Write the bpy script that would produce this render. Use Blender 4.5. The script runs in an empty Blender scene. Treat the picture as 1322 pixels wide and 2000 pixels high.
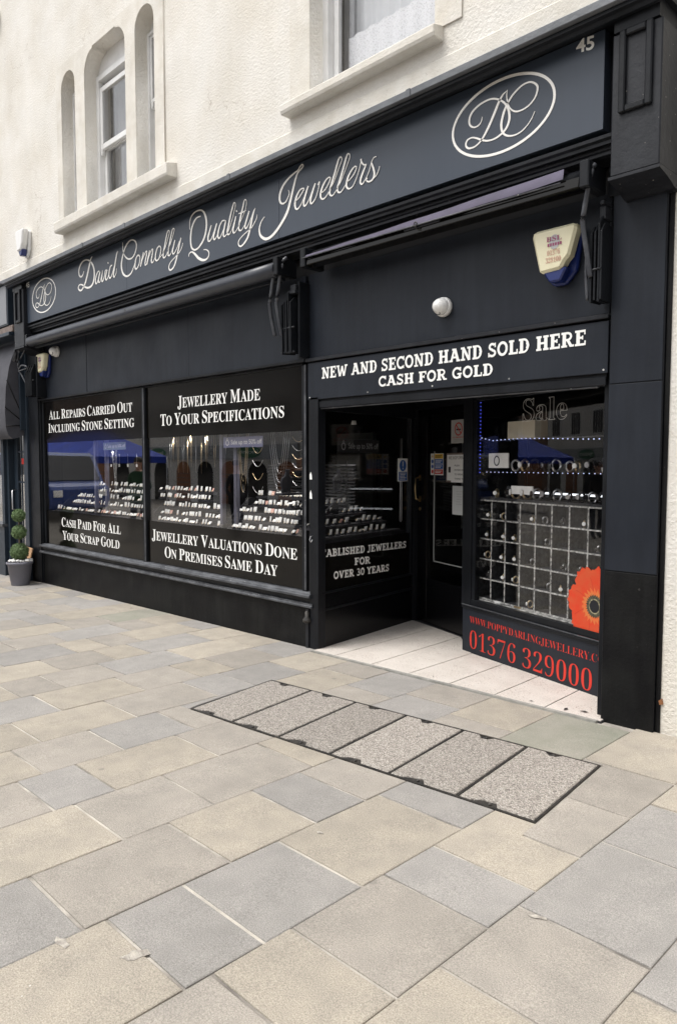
import bpy, bmesh, math, random
from mathutils import Vector, Matrix
random.seed(7)
R = math.radians
S = bpy.context.scene
COL = S.collection

# ---------------------------------------------------------------- camera
cam = bpy.data.cameras.new("camera"); cam.sensor_fit = 'VERTICAL'; cam.sensor_height = 36.0
cam.lens = 36.0 * 1439.94 / 2000.0; cam.clip_start = 0.05; cam.clip_end = 400
co = bpy.data.objects.new("camera", cam); COL.objects.link(co)
rx = Vector((0.700286606, 0.713861255, 0.000882493)); dn = Vector((0.0465725345, -0.0444532597, -0.997925301)); fw = Vector((-0.712340978, 0.698874822, -0.0643763502))
mw = Matrix.Identity(4)
for i in range(3):
    mw[i][0] = rx[i]; mw[i][1] = -dn[i]; mw[i][2] = -fw[i]
mw[0][3], mw[1][3], mw[2][3] = 0.0, -4.0, 1.5
co.matrix_world = mw
S.camera = co

# ---------------------------------------------------------------- sky, sun, exposure
SUN_EL, SUN_AZ = R(64), R(205)          # azimuth clockwise from +Y
w = bpy.data.worlds.new("World"); S.world = w; w.use_nodes = True
nt = w.node_tree; bg = nt.nodes['Background']
sky = nt.nodes.new('ShaderNodeTexSky'); sky.sky_type = 'NISHITA'; sky.sun_disc = False
sky.sun_elevation = SUN_EL; sky.sun_rotation = SUN_AZ; sky.air_density = 1.0; sky.dust_density = 4.0
hs = nt.nodes.new('ShaderNodeHueSaturation'); hs.inputs['Saturation'].default_value = 0.10
nt.links.new(sky.outputs[0], hs.inputs['Color']); nt.links.new(hs.outputs[0], bg.inputs[0])
bg.inputs[1].default_value = 0.15
sl = bpy.data.lights.new("sun", 'SUN'); sl.energy = 1.4; sl.angle = R(30); sl.color = (1, 0.955, 0.90)
so = bpy.data.objects.new("sun", sl); COL.objects.link(so)
sd = Vector((math.sin(SUN_AZ) * math.cos(SUN_EL), math.cos(SUN_AZ) * math.cos(SUN_EL), math.sin(SUN_EL)))
so.rotation_euler = sd.to_track_quat('Z', 'Y').to_euler()
S.view_settings.view_transform = 'Standard'; S.view_settings.look = 'None'
S.view_settings.exposure = 0.62; S.view_settings.gamma = 1.0; S.view_settings.use_curve_mapping = False
S.cycles.max_bounces = 8; S.cycles.transparent_max_bounces = 16; S.cycles.use_denoising = True
S.cycles.caustics_reflective = False; S.cycles.caustics_refractive = False

# ---------------------------------------------------------------- materials
def mat(name, c1, rough=0.5, c2=None, ns=4.0, bump=0.0, bs=60.0, spots=None, spec=0.5, metal=0.0, rnd=0.0, speck=0.0, coat=0.0, rough2=None, stain=0.0, gum=0.0, streak=0.0):
    m = bpy.data.materials.new(name); m.use_nodes = True
    t = m.node_tree; N = t.nodes; L = t.links; p = N['Principled BSDF']
    p.inputs['Roughness'].default_value = rough; p.inputs['Metallic'].default_value = metal
    p.inputs['Specular IOR Level'].default_value = spec
    if coat: p.inputs['Coat Weight'].default_value = coat; p.inputs['Coat Roughness'].default_value = 0.08
    tc = N.new('ShaderNodeTexCoord'); vec = tc.outputs['Object']
    oi = N.new('ShaderNodeObjectInfo')
    if rnd:
        ad = N.new('ShaderNodeVectorMath'); ad.operation = 'MULTIPLY_ADD'
        L.new(oi.outputs['Random'], ad.inputs[0]); ad.inputs[1].default_value = (37, 53, 71); L.new(vec, ad.inputs[2]); vec = ad.outputs[0]
    def noise(scale, detail=4, ro=0.55):
        n = N.new('ShaderNodeTexNoise'); n.inputs['Scale'].default_value = scale; n.inputs['Detail'].default_value = detail
        n.inputs['Roughness'].default_value = ro; L.new(vec, n.inputs['Vector']); return n.outputs['Fac']
    def ramp(f, a, b):
        r = N.new('ShaderNodeMapRange'); r.inputs[1].default_value = a; r.inputs[2].default_value = b; L.new(f, r.inputs[0]); return r.outputs[0]
    def mix(f, a, b, mode='MIX'):
        x = N.new('ShaderNodeMix'); x.data_type = 'RGBA'; x.blend_type = mode
        if isinstance(f, float): x.inputs[0].default_value = f
        else: L.new(f, x.inputs[0])
        for i, v in ((6, a), (7, b)):
            if isinstance(v, tuple): x.inputs[i].default_value = (*v[:3], 1)
            else: L.new(v, x.inputs[i])
        return x.outputs[2]
    col = tuple(c1)
    if c2: col = mix(ramp(noise(ns), 0.35, 0.68), tuple(c1), tuple(c2))
    if speck:
        f = ramp(noise(230, 2, 0.7), 0.3, 0.7)
        lo = tuple(1 - speck for _ in range(3)); hi = tuple(1 + speck for _ in range(3))
        col = mix(1.0, col, mix(f, lo, hi), 'MULTIPLY')
    if rnd:
        mr = N.new('ShaderNodeMapRange'); mr.inputs[3].default_value = 1 - rnd; mr.inputs[4].default_value = 1 + rnd
        L.new(oi.outputs['Random'], mr.inputs[0])
        cb = N.new('ShaderNodeCombineColor')
        for i in range(3): L.new(mr.outputs[0], cb.inputs[i])
        col = mix(1.0, col, cb.outputs[0], 'MULTIPLY')
    if stain:
        n_ = N.new('ShaderNodeTexNoise'); n_.inputs['Scale'].default_value = 1.7; n_.inputs['Detail'].default_value = 7; n_.inputs['Roughness'].default_value = 0.62; L.new(tc.outputs['Object'], n_.inputs['Vector'])
        f = ramp(n_.outputs['Fac'], 0.3, 0.7)
        col = mix(1.0, col, mix(f, (1 - stain, 1 - stain, 1 - stain * 1.1), (1 + stain * .6, 1 + stain * .55, 1 + stain * .45)), 'MULTIPLY')
    if streak:   # brush and rain streaks running down
        mp_ = N.new('ShaderNodeMapping'); mp_.inputs['Scale'].default_value = (1, 1, 0.09); L.new(tc.outputs['Object'], mp_.inputs[0])
        n_ = N.new('ShaderNodeTexNoise'); n_.inputs['Scale'].default_value = 17; n_.inputs['Detail'].default_value = 6; n_.inputs['Roughness'].default_value = 0.65; L.new(mp_.outputs[0], n_.inputs['Vector'])
        col = mix(1.0, col, mix(ramp(n_.outputs['Fac'], 0.3, 0.72), tuple([1 - streak] * 3), tuple([1 + streak * .9] * 3)), 'MULTIPLY')
    if gum:
        v_ = N.new('ShaderNodeTexVoronoi'); v_.inputs['Scale'].default_value = 3.1; L.new(tc.outputs['Object'], v_.inputs['Vector'])
        f = ramp(v_.outputs['Distance'], 0.060, 0.040); sc_ = N.new('ShaderNodeSeparateColor'); L.new(v_.outputs['Color'], sc_.inputs[0])
        g_ = ramp(sc_.outputs[0], 0.42, 0.47); mu_ = N.new('ShaderNodeMath'); mu_.operation = 'MULTIPLY'; L.new(f, mu_.inputs[0]); L.new(g_, mu_.inputs[1])
        mm_ = N.new('ShaderNodeMath'); mm_.operation = 'MULTIPLY'; mm_.inputs[1].default_value = gum; L.new(mu_.outputs[0], mm_.inputs[0])
        col = mix(mm_.outputs[0], col, (0.20, 0.185, 0.165))
    if spots:
        sc, th, scol = spots
        v = N.new('ShaderNodeTexVoronoi'); v.inputs['Scale'].default_value = sc; L.new(vec, v.inputs['Vector'])
        f = ramp(v.outputs['Distance'], th, th * 0.6); g = ramp(noise(sc * 0.12, 2), 0.42, 0.6)
        mu = N.new('ShaderNodeMath'); mu.operation = 'MULTIPLY'; L.new(f, mu.inputs[0]); L.new(g, mu.inputs[1]); mu.use_clamp = True
        col = mix(mu.outputs[0], col, tuple(scol))
    if isinstance(col, tuple): p.inputs['Base Color'].default_value = (*col, 1)
    else: L.new(col, p.inputs['Base Color'])
    if rough2 is not None:
        mr = N.new('ShaderNodeMapRange'); mr.inputs[1].default_value = 0.35; mr.inputs[2].default_value = 0.65
        mr.inputs[3].default_value = rough; mr.inputs[4].default_value = rough2
        L.new(noise(ns * 1.7), mr.inputs[0]); L.new(mr.outputs[0], p.inputs['Roughness'])
    if bump:
        b = N.new('ShaderNodeBump'); b.inputs['Strength'].default_value = bump; b.inputs['Distance'].default_value = 0.01
        L.new(noise(bs, 5, 0.6), b.inputs['Height']); L.new(b.outputs[0], p.inputs['Normal'])
    m['n'] = 1
    return m
def emis(name, c, s):
    m = bpy.data.materials.new(name); m.use_nodes = True; p = m.node_tree.nodes['Principled BSDF']
    p.inputs['Base Color'].default_value = (*c, 1); p.inputs['Emission Color'].default_value = (*c, 1); p.inputs['Emission Strength'].default_value = s; return m
def glass(name, ior=1.5, k=1.0, tint=(1, 1, 1)):
    m = bpy.data.materials.new(name); m.use_nodes = True; t = m.node_tree; N = t.nodes; L = t.links
    N.remove(N['Principled BSDF']); o = N['Material Output']
    tr = N.new('ShaderNodeBsdfTransparent'); tr.inputs[0].default_value = (*tint, 1)
    gl = N.new('ShaderNodeBsdfGlossy'); gl.inputs['Roughness'].default_value = 0.0
    fr = N.new('ShaderNodeFresnel'); ge = N.new('ShaderNodeNewGeometry'); io = N.new('ShaderNodeMapRange'); io.inputs[3].default_value = ior; io.inputs[4].default_value = 1 / ior; L.new(ge.outputs['Backfacing'], io.inputs[0]); L.new(io.outputs[0], fr.inputs[0])
    mu = N.new('ShaderNodeMath'); mu.operation = 'MULTIPLY'; mu.inputs[1].default_value = k; mu.use_clamp = True
    tcc = N.new('ShaderNodeTexCoord'); nn = N.new('ShaderNodeTexNoise'); nn.inputs['Scale'].default_value = 0.9; nn.inputs['Detail'].default_value = 1
    bb = N.new('ShaderNodeBump'); bb.inputs['Strength'].default_value = 0.02; bb.inputs['Distance'].default_value = 0.05
    L.new(tcc.outputs['Object'], nn.inputs['Vector']); L.new(nn.outputs['Fac'], bb.inputs['Height']); L.new(bb.outputs[0], gl.inputs['Normal'])
    mx = N.new('ShaderNodeMixShader'); L.new(fr.outputs[0], mu.inputs[0]); L.new(mu.outputs[0], mx.inputs[0])
    L.new(tr.outputs[0], mx.inputs[1]); L.new(gl.outputs[0], mx.inputs[2]); L.new(mx.outputs[0], o.inputs[0]); return m

M = {}
M['paint'] = mat('black_paint', (0.006, 0.007, 0.009), 0.36, (0.011, 0.0125, 0.016), 3, 0.16, 38, rough2=0.5, spec=0.22, spots=(19, .03, (.12, .12, .12)), streak=.25)
M['paint_low'] = mat('black_paint_dusty', (0.005, 0.005, 0.006), 0.5, (0.012, 0.0125, 0.0125), 4, 0.25, 70, spots=(31, 0.07, (0.10, 0.095, 0.09)), spec=0.15, streak=.35)
M['paint_worn'] = mat('black_paint_worn', (0.012, 0.013, 0.017), 0.42, (0.020, 0.022, 0.027), 5, 0.25, 24, spots=(22, 0.09, (0.35, 0.33, 0.3)), streak=.2, spec=.3)
M['sign'] = mat('sign_slate_blue', (0.034, 0.046, 0.068), 0.40, (0.041, 0.053, 0.074), 1.2, 0.02, 10, streak=.05)
M['board'] = mat('board_dark_grey', (0.013, 0.016, 0.023), 0.40, (0.018, 0.022, 0.030), 1.5, 0.10, 18, rough2=.52, spec=.24, streak=.16)
M['gloss'] = mat('black_gloss', (0.004, 0.004, 0.005), 0.22, None, spec=0.3)
M['film'] = mat('black_vinyl_film', (0.005, 0.0045, 0.004), 0.09, None, spec=0.24)
M['void'] = mat('interior_black', (0.010, 0.010, 0.012), 0.7, (0.016, 0.016, 0.018), 5)
M['white'] = mat('white_vinyl', (0.88, 0.88, 0.86), 0.4, None)
M['cream'] = mat('cream_lettering', (0.90, 0.885, 0.85), 0.4, None)
M['upvc'] = mat('white_window_plastic', (0.78, 0.78, 0.78), 0.3, (0.70, 0.70, 0.69), 6)
M['glass'] = glass('shop_glass', 1.5, 1.7); M['glass_angled'] = glass('angled_glass', 1.5, 0.9); M['glass_side'] = glass('entrance_glass', 1.5, 0.9)
M['glass_up'] = glass('window_glass', 1.5, 1.3)
M['lead'] = mat('lead_flashing', (0.10, 0.108, 0.12), 0.5, (0.15, 0.16, 0.175), 7, 0.5, 20)
M['edge'] = mat('worn_grey_edge', (0.035, 0.038, 0.045), 0.40, (0.10, 0.105, 0.115), 10, 0.3, 60, spots=(24, .12, (.5, .5, .48)))
M['tan'] = mat('tan_sandstone', (0.385, 0.345, 0.288), 0.85, (0.325, 0.294, 0.250), 8, 0.45, 170, rnd=0.08, speck=0.34, stain=.11, gum=.6, spots=(9, .03, (.62, .60, .56)))
M['beige'] = mat('beige_grey_sandstone', (0.340, 0.310, 0.275), 0.85, (0.292, 0.269, 0.240), 8, 0.45, 170, rnd=0.09, speck=0.32, stain=.11, gum=.6, spots=(9, .03, (.62, .60, .56)))
M['grey'] = mat('blue_grey_sandstone', (0.312, 0.296, 0.280), 0.85, (0.272, 0.260, 0.247), 8, 0.45, 170, rnd=0.08, speck=0.32, stain=.11, gum=.6, spots=(9, .03, (.6, .58, .55)))
M['mossy'] = mat('mossy_sandstone', (0.30, 0.285, 0.245), 0.85, (0.225, 0.228, 0.185), 3.5, 0.35, 160, rnd=0.03, speck=0.25, stain=.1)
M['mortar'] = mat('paving_mortar', (0.56, 0.52, 0.46), 0.95, (0.15, 0.135, 0.12), 4, 0.6, 120)
M['pebble'] = mat('exposed_aggregate', (0.44, 0.40, 0.36), 0.8, (0.32, 0.29, 0.265), 6, 0.9, 210, rnd=0.10, speck=0.62)
def pebble_material():
    m = mat('exposed_aggregate', (0.45, 0.425, 0.395), 0.8, None, rnd=0.16); t = m.node_tree; N = t.nodes; L = t.links; p = N['Principled BSDF']
    base = p.inputs['Base Color'].links[0].from_socket; tc = N.new('ShaderNodeTexCoord')
    v = N.new('ShaderNodeTexVoronoi'); v.inputs['Scale'].default_value = 165; L.new(tc.outputs['Object'], v.inputs['Vector'])
    hsv = N.new('ShaderNodeSeparateColor'); L.new(v.outputs['Color'], hsv.inputs[0])
    cr = N.new('ShaderNodeValToRGB'); e = cr.color_ramp.elements; e[0].position = 0; e[0].color = (.45, .42, .40, 1); e[1].position = 1; e[1].color = (1.5, 1.48, 1.45, 1)
    for q, c in ((.14, .75), (.4, 1.0), (.7, 1.25)): x = cr.color_ramp.elements.new(q); x.color = (c, c * .96, c * .92, 1)
    L.new(hsv.outputs[0], cr.inputs[0])
    dk = N.new('ShaderNodeMapRange'); dk.inputs[1].default_value = 0.0; dk.inputs[2].default_value = 0.55; dk.inputs[3].default_value = 1.1; dk.inputs[4].default_value = 0.55; L.new(v.outputs['Distance'], dk.inputs[0])
    cc = N.new('ShaderNodeCombineColor')
    for i in range(3): L.new(dk.outputs[0], cc.inputs[i])
    a = N.new('ShaderNodeMix'); a.data_type = 'RGBA'; a.blend_type = 'MULTIPLY'; a.inputs[0].default_value = 1; L.new(base, a.inputs[6]); L.new(cr.outputs[0], a.inputs[7])
    b = N.new('ShaderNodeMix'); b.data_type = 'RGBA'; b.blend_type = 'MULTIPLY'; b.inputs[0].default_value = 1; L.new(a.outputs[2], b.inputs[6]); L.new(cc.outputs[0], b.inputs[7]); L.new(b.outputs[2], p.inputs['Base Color'])
    bu = N.new('ShaderNodeBump'); bu.invert = True; bu.inputs['Strength'].default_value = .8; bu.inputs['Distance'].default_value = .004; L.new(v.outputs['Distance'], bu.inputs['Height']); L.new(bu.outputs[0], p.inputs['Normal'])
    return m
M['pebble'] = pebble_material()
M['iron'] = mat('dark_iron', (0.035, 0.034, 0.034), 0.5, (0.075, 0.068, 0.06), 25, 0.4, 80, metal=0.4)
M['brass'] = mat('brass', (0.50, 0.36, 0.18), 0.3, metal=1.0)
M['steel'] = mat('steel', (0.55, 0.55, 0.56), 0.3, metal=1.0)
M['gold'] = mat('gold', (0.62, 0.48, 0.30), 0.35, metal=1.0)
M['velvet'] = mat('black_velvet', (0.012, 0.012, 0.016), 0.95)
M['card'] = mat('white_card', (0.88, 0.88, 0.87), 0.6)
M['pink'] = mat('peach_card', (0.72, 0.42, 0.36), 0.6)
M['alarm'] = mat('aged_cream_plastic', (0.76, 0.72, 0.52), 0.4, (0.71, 0.665, 0.46), 5)
M['navy'] = mat('navy_plastic', (0.010, 0.022, 0.13), 0.3)
M['cam'] = mat('camera_white', (0.78, 0.78, 0.77), 0.35)
M['lens'] = mat('camera_lens_black', (0.01, 0.01, 0.012), 0.1)
M['purple'] = mat('lilac_grey_canvas', (0.07, 0.062, 0.095), 0.8, (0.10, 0.088, 0.135), 5, 0.2, 90)
M['red'] = mat('red_vinyl', (0.60, 0.028, 0.014), 0.45)
M['poppyred'] = mat('poppy_red', (0.66, 0.045, 0.010), 0.5, (0.60, 0.085, 0.025), 14)
M['poppydark'] = mat('poppy_centre_black', (0.02, 0.02, 0.016), 0.6, (0.12, 0.12, 0.07), 80)
M['blue'] = mat('safety_blue', (0.02, 0.11, 0.42), 0.4)
M['yellow'] = mat('safety_yellow', (0.80, 0.52, 0.06), 0.4)
M['ink'] = mat('ink_dark', (0.03, 0.03, 0.035), 0.6)
M['inkgrey'] = mat('ink_pale', (0.35, 0.35, 0.36), 0.6)
M['banner'] = mat('banner_slate_violet', (0.17, 0.17, 0.29), 0.5)
M['terrazzo'] = mat('terrazzo_tile', (0.66, 0.61, 0.56), 0.45, (0.59, 0.54, 0.49), 7, 0.1, 100, speck=0.3, spots=(60, 0.3, (0.30, 0.22, 0.18)))
M['canvas'] = mat('charcoal_canvas', (0.055, 0.056, 0.068), 0.85, (0.075, 0.076, 0.09), 5, 0.4, 30)
M['nbblue'] = mat('neighbour_blue_black', (0.016, 0.026, 0.040), 0.4, (0.022, 0.034, 0.05), 4, 0.1, 40)
M['nbgrey'] = mat('neighbour_sign_grey', (0.22, 0.23, 0.25), 0.5)
M['wood'] = mat('weathered_wood', (0.15, 0.115, 0.10), 0.7, (0.24, 0.19, 0.17), 12, 0.4, 40)
M['ply'] = mat('tan_board', (0.50, 0.30, 0.16), 0.6, (0.44, 0.26, 0.14), 6)
M['pot'] = mat('grey_plastic_pot', (0.17, 0.17, 0.205), 0.55, (0.20, 0.20, 0.235), 5, 0.1, 60)
M['leaf'] = mat('box_leaf', (0.135, 0.215, 0.085), 0.6, (0.20, 0.29, 0.13), 30, rnd=0.1)
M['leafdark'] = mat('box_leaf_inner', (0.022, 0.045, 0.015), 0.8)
M['stem'] = mat('topiary_stem', (0.22, 0.17, 0.12), 0.8, (0.16, 0.12, 0.09), 30, 0.3, 90)
M['stone_w'] = mat('white_pebble', (0.75, 0.74, 0.72), 0.5)
M['curtain'] = mat('net_curtain', (0.62, 0.64, 0.67), 0.8)
M['curtain_g'] = mat('grey_curtain', (0.22, 0.225, 0.24), 0.8, (0.30, 0.305, 0.32), 4)
M['asphalt'] = mat('street_paving', (0.30, 0.27, 0.235), 0.85, (0.24, 0.225, 0.205), 0.8, 0.3, 90, speck=0.1)
M['led'] = emis('led_blue_white', (0.55, 0.62, 1.0), 1.4)
M['ledblue'] = emis('led_blue', (0.08, 0.12, 1.0), 1.0)
M['chalk'] = mat('chipped_white_edge', (0.62, 0.62, 0.60), 0.8, (0.035, 0.035, 0.04), 45)
M['velvetg'] = mat('dusty_velvet', (0.008, 0.009, 0.012), 0.9, (0.035, 0.036, 0.042), 38)
M['dust'] = mat('chipped_sill_white', (0.60, 0.60, 0.58), 0.8, (0.10, 0.10, 0.10), 30)

def wall_material():
    m = mat('cream_render', (0.76, 0.74, 0.70), 0.9, (0.68, 0.645, 0.58), 1.6, 0.9, 48, streak=.022, stain=.06)
    t = m.node_tree; N = t.nodes; L = t.links; p = N['Principled BSDF']
    base = p.inputs['Base Color'].links[0].from_socket
    tc = N.new('ShaderNodeTexCoord')
    # hairline cracks: warped voronoi edges, kept only in some areas
    nz = N.new('ShaderNodeTexNoise'); nz.inputs['Scale'].default_value = 3.0; nz.inputs['Detail'].default_value = 6; L.new(tc.outputs['Object'], nz.inputs['Vector'])
    va = N.new('ShaderNodeVectorMath'); va.operation = 'MULTIPLY_ADD'; L.new(nz.outputs['Color'], va.inputs[0]); va.inputs[1].default_value = (0.9, 0.9, 0.9); L.new(tc.outputs['Object'], va.inputs[2])
    vo = N.new('ShaderNodeTexVoronoi'); vo.feature = 'DISTANCE_TO_EDGE'; vo.inputs['Scale'].default_value = 0.7; L.new(va.outputs[0], vo.inputs['Vector'])
    r = N.new('ShaderNodeMapRange'); r.inputs[1].default_value = 0.004; r.inputs[2].default_value = 0.0; L.new(vo.outputs['Distance'], r.inputs[0])
    mk = N.new('ShaderNodeTexNoise'); mk.inputs['Scale'].default_value = 0.8; L.new(tc.outputs['Object'], mk.inputs['Vector'])
    r2 = N.new('ShaderNodeMapRange'); r2.inputs[1].default_value = 0.48; r2.inputs[2].default_value = 0.62; L.new(mk.outputs['Fac'], r2.inputs[0])
    mu = N.new('ShaderNodeMath'); mu.operation = 'MULTIPLY'; L.new(r.outputs[0], mu.inputs[0]); L.new(r2.outputs[0], mu.inputs[1])
    mx = N.new('ShaderNodeMix'); mx.data_type = 'RGBA'; L.new(mu.outputs[0], mx.inputs[0]); L.new(base, mx.inputs[6]); mx.inputs[7].default_value = (0.42, 0.37, 0.31, 1)
    # small dirt freckles
    d = N.new('ShaderNodeTexNoise'); d.inputs['Scale'].default_value = 55; d.inputs['Detail'].default_value = 6; d.inputs['Roughness'].default_value = 0.7; L.new(tc.outputs['Object'], d.inputs['Vector'])
    d2 = N.new('ShaderNodeMapRange'); d2.inputs[1].default_value = 0.56; d2.inputs[2].default_value = 0.74; d2.inputs[4].default_value = 0.45; L.new(d.outputs['Fac'], d2.inputs[0])
    mx2 = N.new('ShaderNodeMix'); mx2.data_type = 'RGBA'; L.new(d2.outputs[0], mx2.inputs[0]); L.new(mx.outputs[2], mx2.inputs[6]); mx2.inputs[7].default_value = (0.50, 0.44, 0.36, 1)
    L.new(mx2.outputs[2], p.inputs['Base Color'])
    return m
M['render'] = wall_material()
M['render_smooth'] = mat('cream_render_smooth', (0.73, 0.705, 0.655), 0.85, (0.64, 0.605, 0.54), 5, 0.5, 60, spots=(40, 0.15, (0.42, 0.38, 0.32)), streak=.03, stain=.08)

def lace_material():
    m = mat('lace', (0.74, 0.75, 0.78), 0.8); t = m.node_tree; N = t.nodes; L = t.links; p = N['Principled BSDF']
    tc = N.new('ShaderNodeTexCoord'); v = N.new('ShaderNodeTexVoronoi'); v.inputs['Scale'].default_value = 75; L.new(tc.outputs['Object'], v.inputs['Vector'])
    r = N.new('ShaderNodeMapRange'); r.inputs[1].default_value = 0.25; r.inputs[2].default_value = 0.5; r.inputs[3].default_value = 0.72; L.new(v.outputs['Distance'], r.inputs[0]); L.new(r.outputs[0], p.inputs['Alpha'])
    return m
M['lace'] = lace_material()

# ---------------------------------------------------------------- mesh builder
class MB:
    def __init__(s, X=None): s.b = bmesh.new(); s.X = X or Matrix.Identity(4); s.mi = 0
    def v(s, p): return s.b.verts.new(s.X @ Vector(p))
    def face(s, pts, mi=None):
        f = s.b.faces.new([s.v(p) for p in pts]); f.material_index = s.mi if mi is None else mi; return f
    def hexa(s, p):   # 8 points: bottom 4 (ccw from above), top 4
        vs = [s.v(q) for q in p]
        for a in ((0, 3, 2, 1), (4, 5, 6, 7), (0, 1, 5, 4), (1, 2, 6, 5), (2, 3, 7, 6), (3, 0, 4, 7)):
            s.b.faces.new([vs[i] for i in a]).material_index = s.mi
        return s
    def box(s, x0, x1, y0, y1, z0, z1):
        return s.hexa([(x0, y0, z0), (x1, y0, z0), (x1, y1, z0), (x0, y1, z0), (x0, y0, z1), (x1, y0, z1), (x1, y1, z1), (x0, y1, z1)])
    def prism(s, poly, y0, y1, ax='y'):   # polygon (a, b) extruded along ax
        f = (lambda a, b, t: (a, t, b)) if ax == 'y' else ((lambda a, b, t: (t, a, b)) if ax == 'x' else (lambda a, b, t: (a, b, t)))
        A = [s.v(f(a, b, y0)) for a, b in poly]; B = [s.v(f(a, b, y1)) for a, b in poly]; n = len(poly)
        s.b.faces.new(A).material_index = s.mi; s.b.faces.new(B[::-1]).material_index = s.mi
        for i in range(n): s.b.faces.new([A[i], B[i], B[(i + 1) % n], A[(i + 1) % n]]).material_index = s.mi
        return s
    def tube(s, pts, r, n=8, cap=True):
        P = [Vector(p) for p in pts]; rings = []
        rr = r if isinstance(r, (list, tuple)) else [r] * len(P)
        for i, p in enumerate(P):
            d = (P[min(i + 1, len(P) - 1)] - P[max(i - 1, 0)]).normalized()
            u = d.cross(Vector((0, 0, 1)) if abs(d.z) < 0.95 else Vector((1, 0, 0))).normalized(); w_ = d.cross(u)
            rings.append([s.v(p + (u * math.cos(2 * math.pi * k / n) + w_ * math.sin(2 * math.pi * k / n)) * rr[i]) for k in range(n)])
        for a, b in zip(rings, rings[1:]):
            for k in range(n):
                f = s.b.faces.new([a[k], a[(k + 1) % n], b[(k + 1) % n], b[k]]); f.smooth = True; f.material_index = s.mi
        if cap:
            s.b.faces.new(rings[0][::-1]).material_index = s.mi; s.b.faces.new(rings[-1]).material_index = s.mi
        return s
    def lathe(s, prof, c=(0, 0, 0), n=20, axis='z', smooth=True):
        rings = []
        for r, h in prof:
            ring = []
            for k in range(n):
                a = 2 * math.pi * k / n; x, y = r * math.cos(a), r * math.sin(a)
                q = (x, y, h) if axis == 'z' else (x, h, y)
                ring.append(s.v((c[0] + q[0], c[1] + q[1], c[2] + q[2])))
            rings.append(ring)
        for a, b in zip(rings, rings[1:]):
            for k in range(n):
                f = s.b.faces.new([a[k], a[(k + 1) % n], b[(k + 1) % n], b[k]]); f.smooth = smooth; f.material_index = s.mi
        if prof[0][0] > 1e-5: s.b.faces.new(rings[0][::-1]).material_index = s.mi
        if prof[-1][0] > 1e-5: s.b.faces.new(rings[-1]).material_index = s.mi
        return s
    def build(s, name, m, parent=None, bevel=0, loc=None):
        b = s.b
        bmesh.ops.recalc_face_normals(b, faces=b.faces)
        if bevel:
            es = [e for e in b.edges if len(e.link_faces) == 2 and e.calc_face_angle(0) > 0.6]
            bmesh.ops.bevel(b, geom=es, offset=bevel, segments=1, affect='EDGES', profile=0.5)
        if loc: bmesh.ops.translate(b, verts=b.verts, vec=-Vector(loc))
        me = bpy.data.meshes.new(name); b.to_mesh(me); b.free()
        for x in (m if isinstance(m, (list, tuple)) else [m]): me.materials.append(x)
        o = bpy.data.objects.new(name, me); COL.objects.link(o)
        if parent: o.parent = parent
        if loc: o.location = loc
        return o
def tag(o, label=None, cat=None, group=None, kind=None):
    if label: o['label'] = label
    if cat: o['category'] = cat
    if group: o['group'] = group
    if kind: o['kind'] = kind
    return o
def empty(name, label=None, cat=None, loc=(0, 0, 0), group=None, kind=None):
    o = bpy.data.objects.new(name, None); o.empty_display_size = 0.1; COL.objects.link(o); o.location = loc
    return tag(o, label, cat, group, kind)
def unparent_loc(child, parent):   # the child was built in world coordinates, its parent stands elsewhere
    child.matrix_parent_inverse = Matrix.Translation(-parent.location); return child
def copy_tree(o, parent=None):
    c = o.copy(); COL.objects.link(c)
    if parent: c.parent = parent
    for ch in list(o.children): copy_tree(ch, c)
    return c
def frame_of(A, B):   # local x along A->B, local y into the building, local z up
    A = Vector((*A, 0)); B = Vector((*B, 0)); d = (B - A).normalized(); n = Vector((-d.y, d.x, 0))
    m = Matrix.Identity(4)
    for i in range(3): m[i][0] = d[i]; m[i][1] = n[i]; m[i][2] = (0, 0, 1)[i]; m[i][3] = A[i]
    return m

# ---------------------------------------------------------------- lettering
def mbold(t):
    o = ''
    for c in t:
        if 'A' <= c <= 'Z': o += chr(0x1D400 + ord(c) - 65)
        elif 'a' <= c <= 'z': o += chr(0x1D41A + ord(c) - 97)
        elif '0' <= c <= '9': o += chr(0x1D7CE + ord(c) - 48)
        else: o += c
    return o
def text_mesh(s, off=0.0, serif=True, fill=True, bev=0.0):
    c = bpy.data.curves.new('t', 'FONT'); c.body = mbold(s) if serif else s; c.size = 1; c.offset = off; c.resolution_u = 4
    if not fill: c.fill_mode = 'NONE'; c.bevel_depth = bev; c.bevel_resolution = 0
    o = bpy.data.objects.new('t', c); COL.objects.link(o); bpy.context.view_layer.update()
    me = bpy.data.meshes.new_from_object(o.evaluated_get(bpy.context.evaluated_depsgraph_get()))
    bpy.data.objects.remove(o); bpy.data.curves.remove(c)
    P = [v.co.copy() for v in me.vertices]; F = [tuple(p.vertices) for p in me.polygons]; bpy.data.meshes.remove(me)
    return P, F
CAPH = {}
def caph(serif):
    if serif not in CAPH:
        P, F = text_mesh('H', 0, serif); CAPH[serif] = max(p.y for p in P)
    return CAPH[serif]
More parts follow.
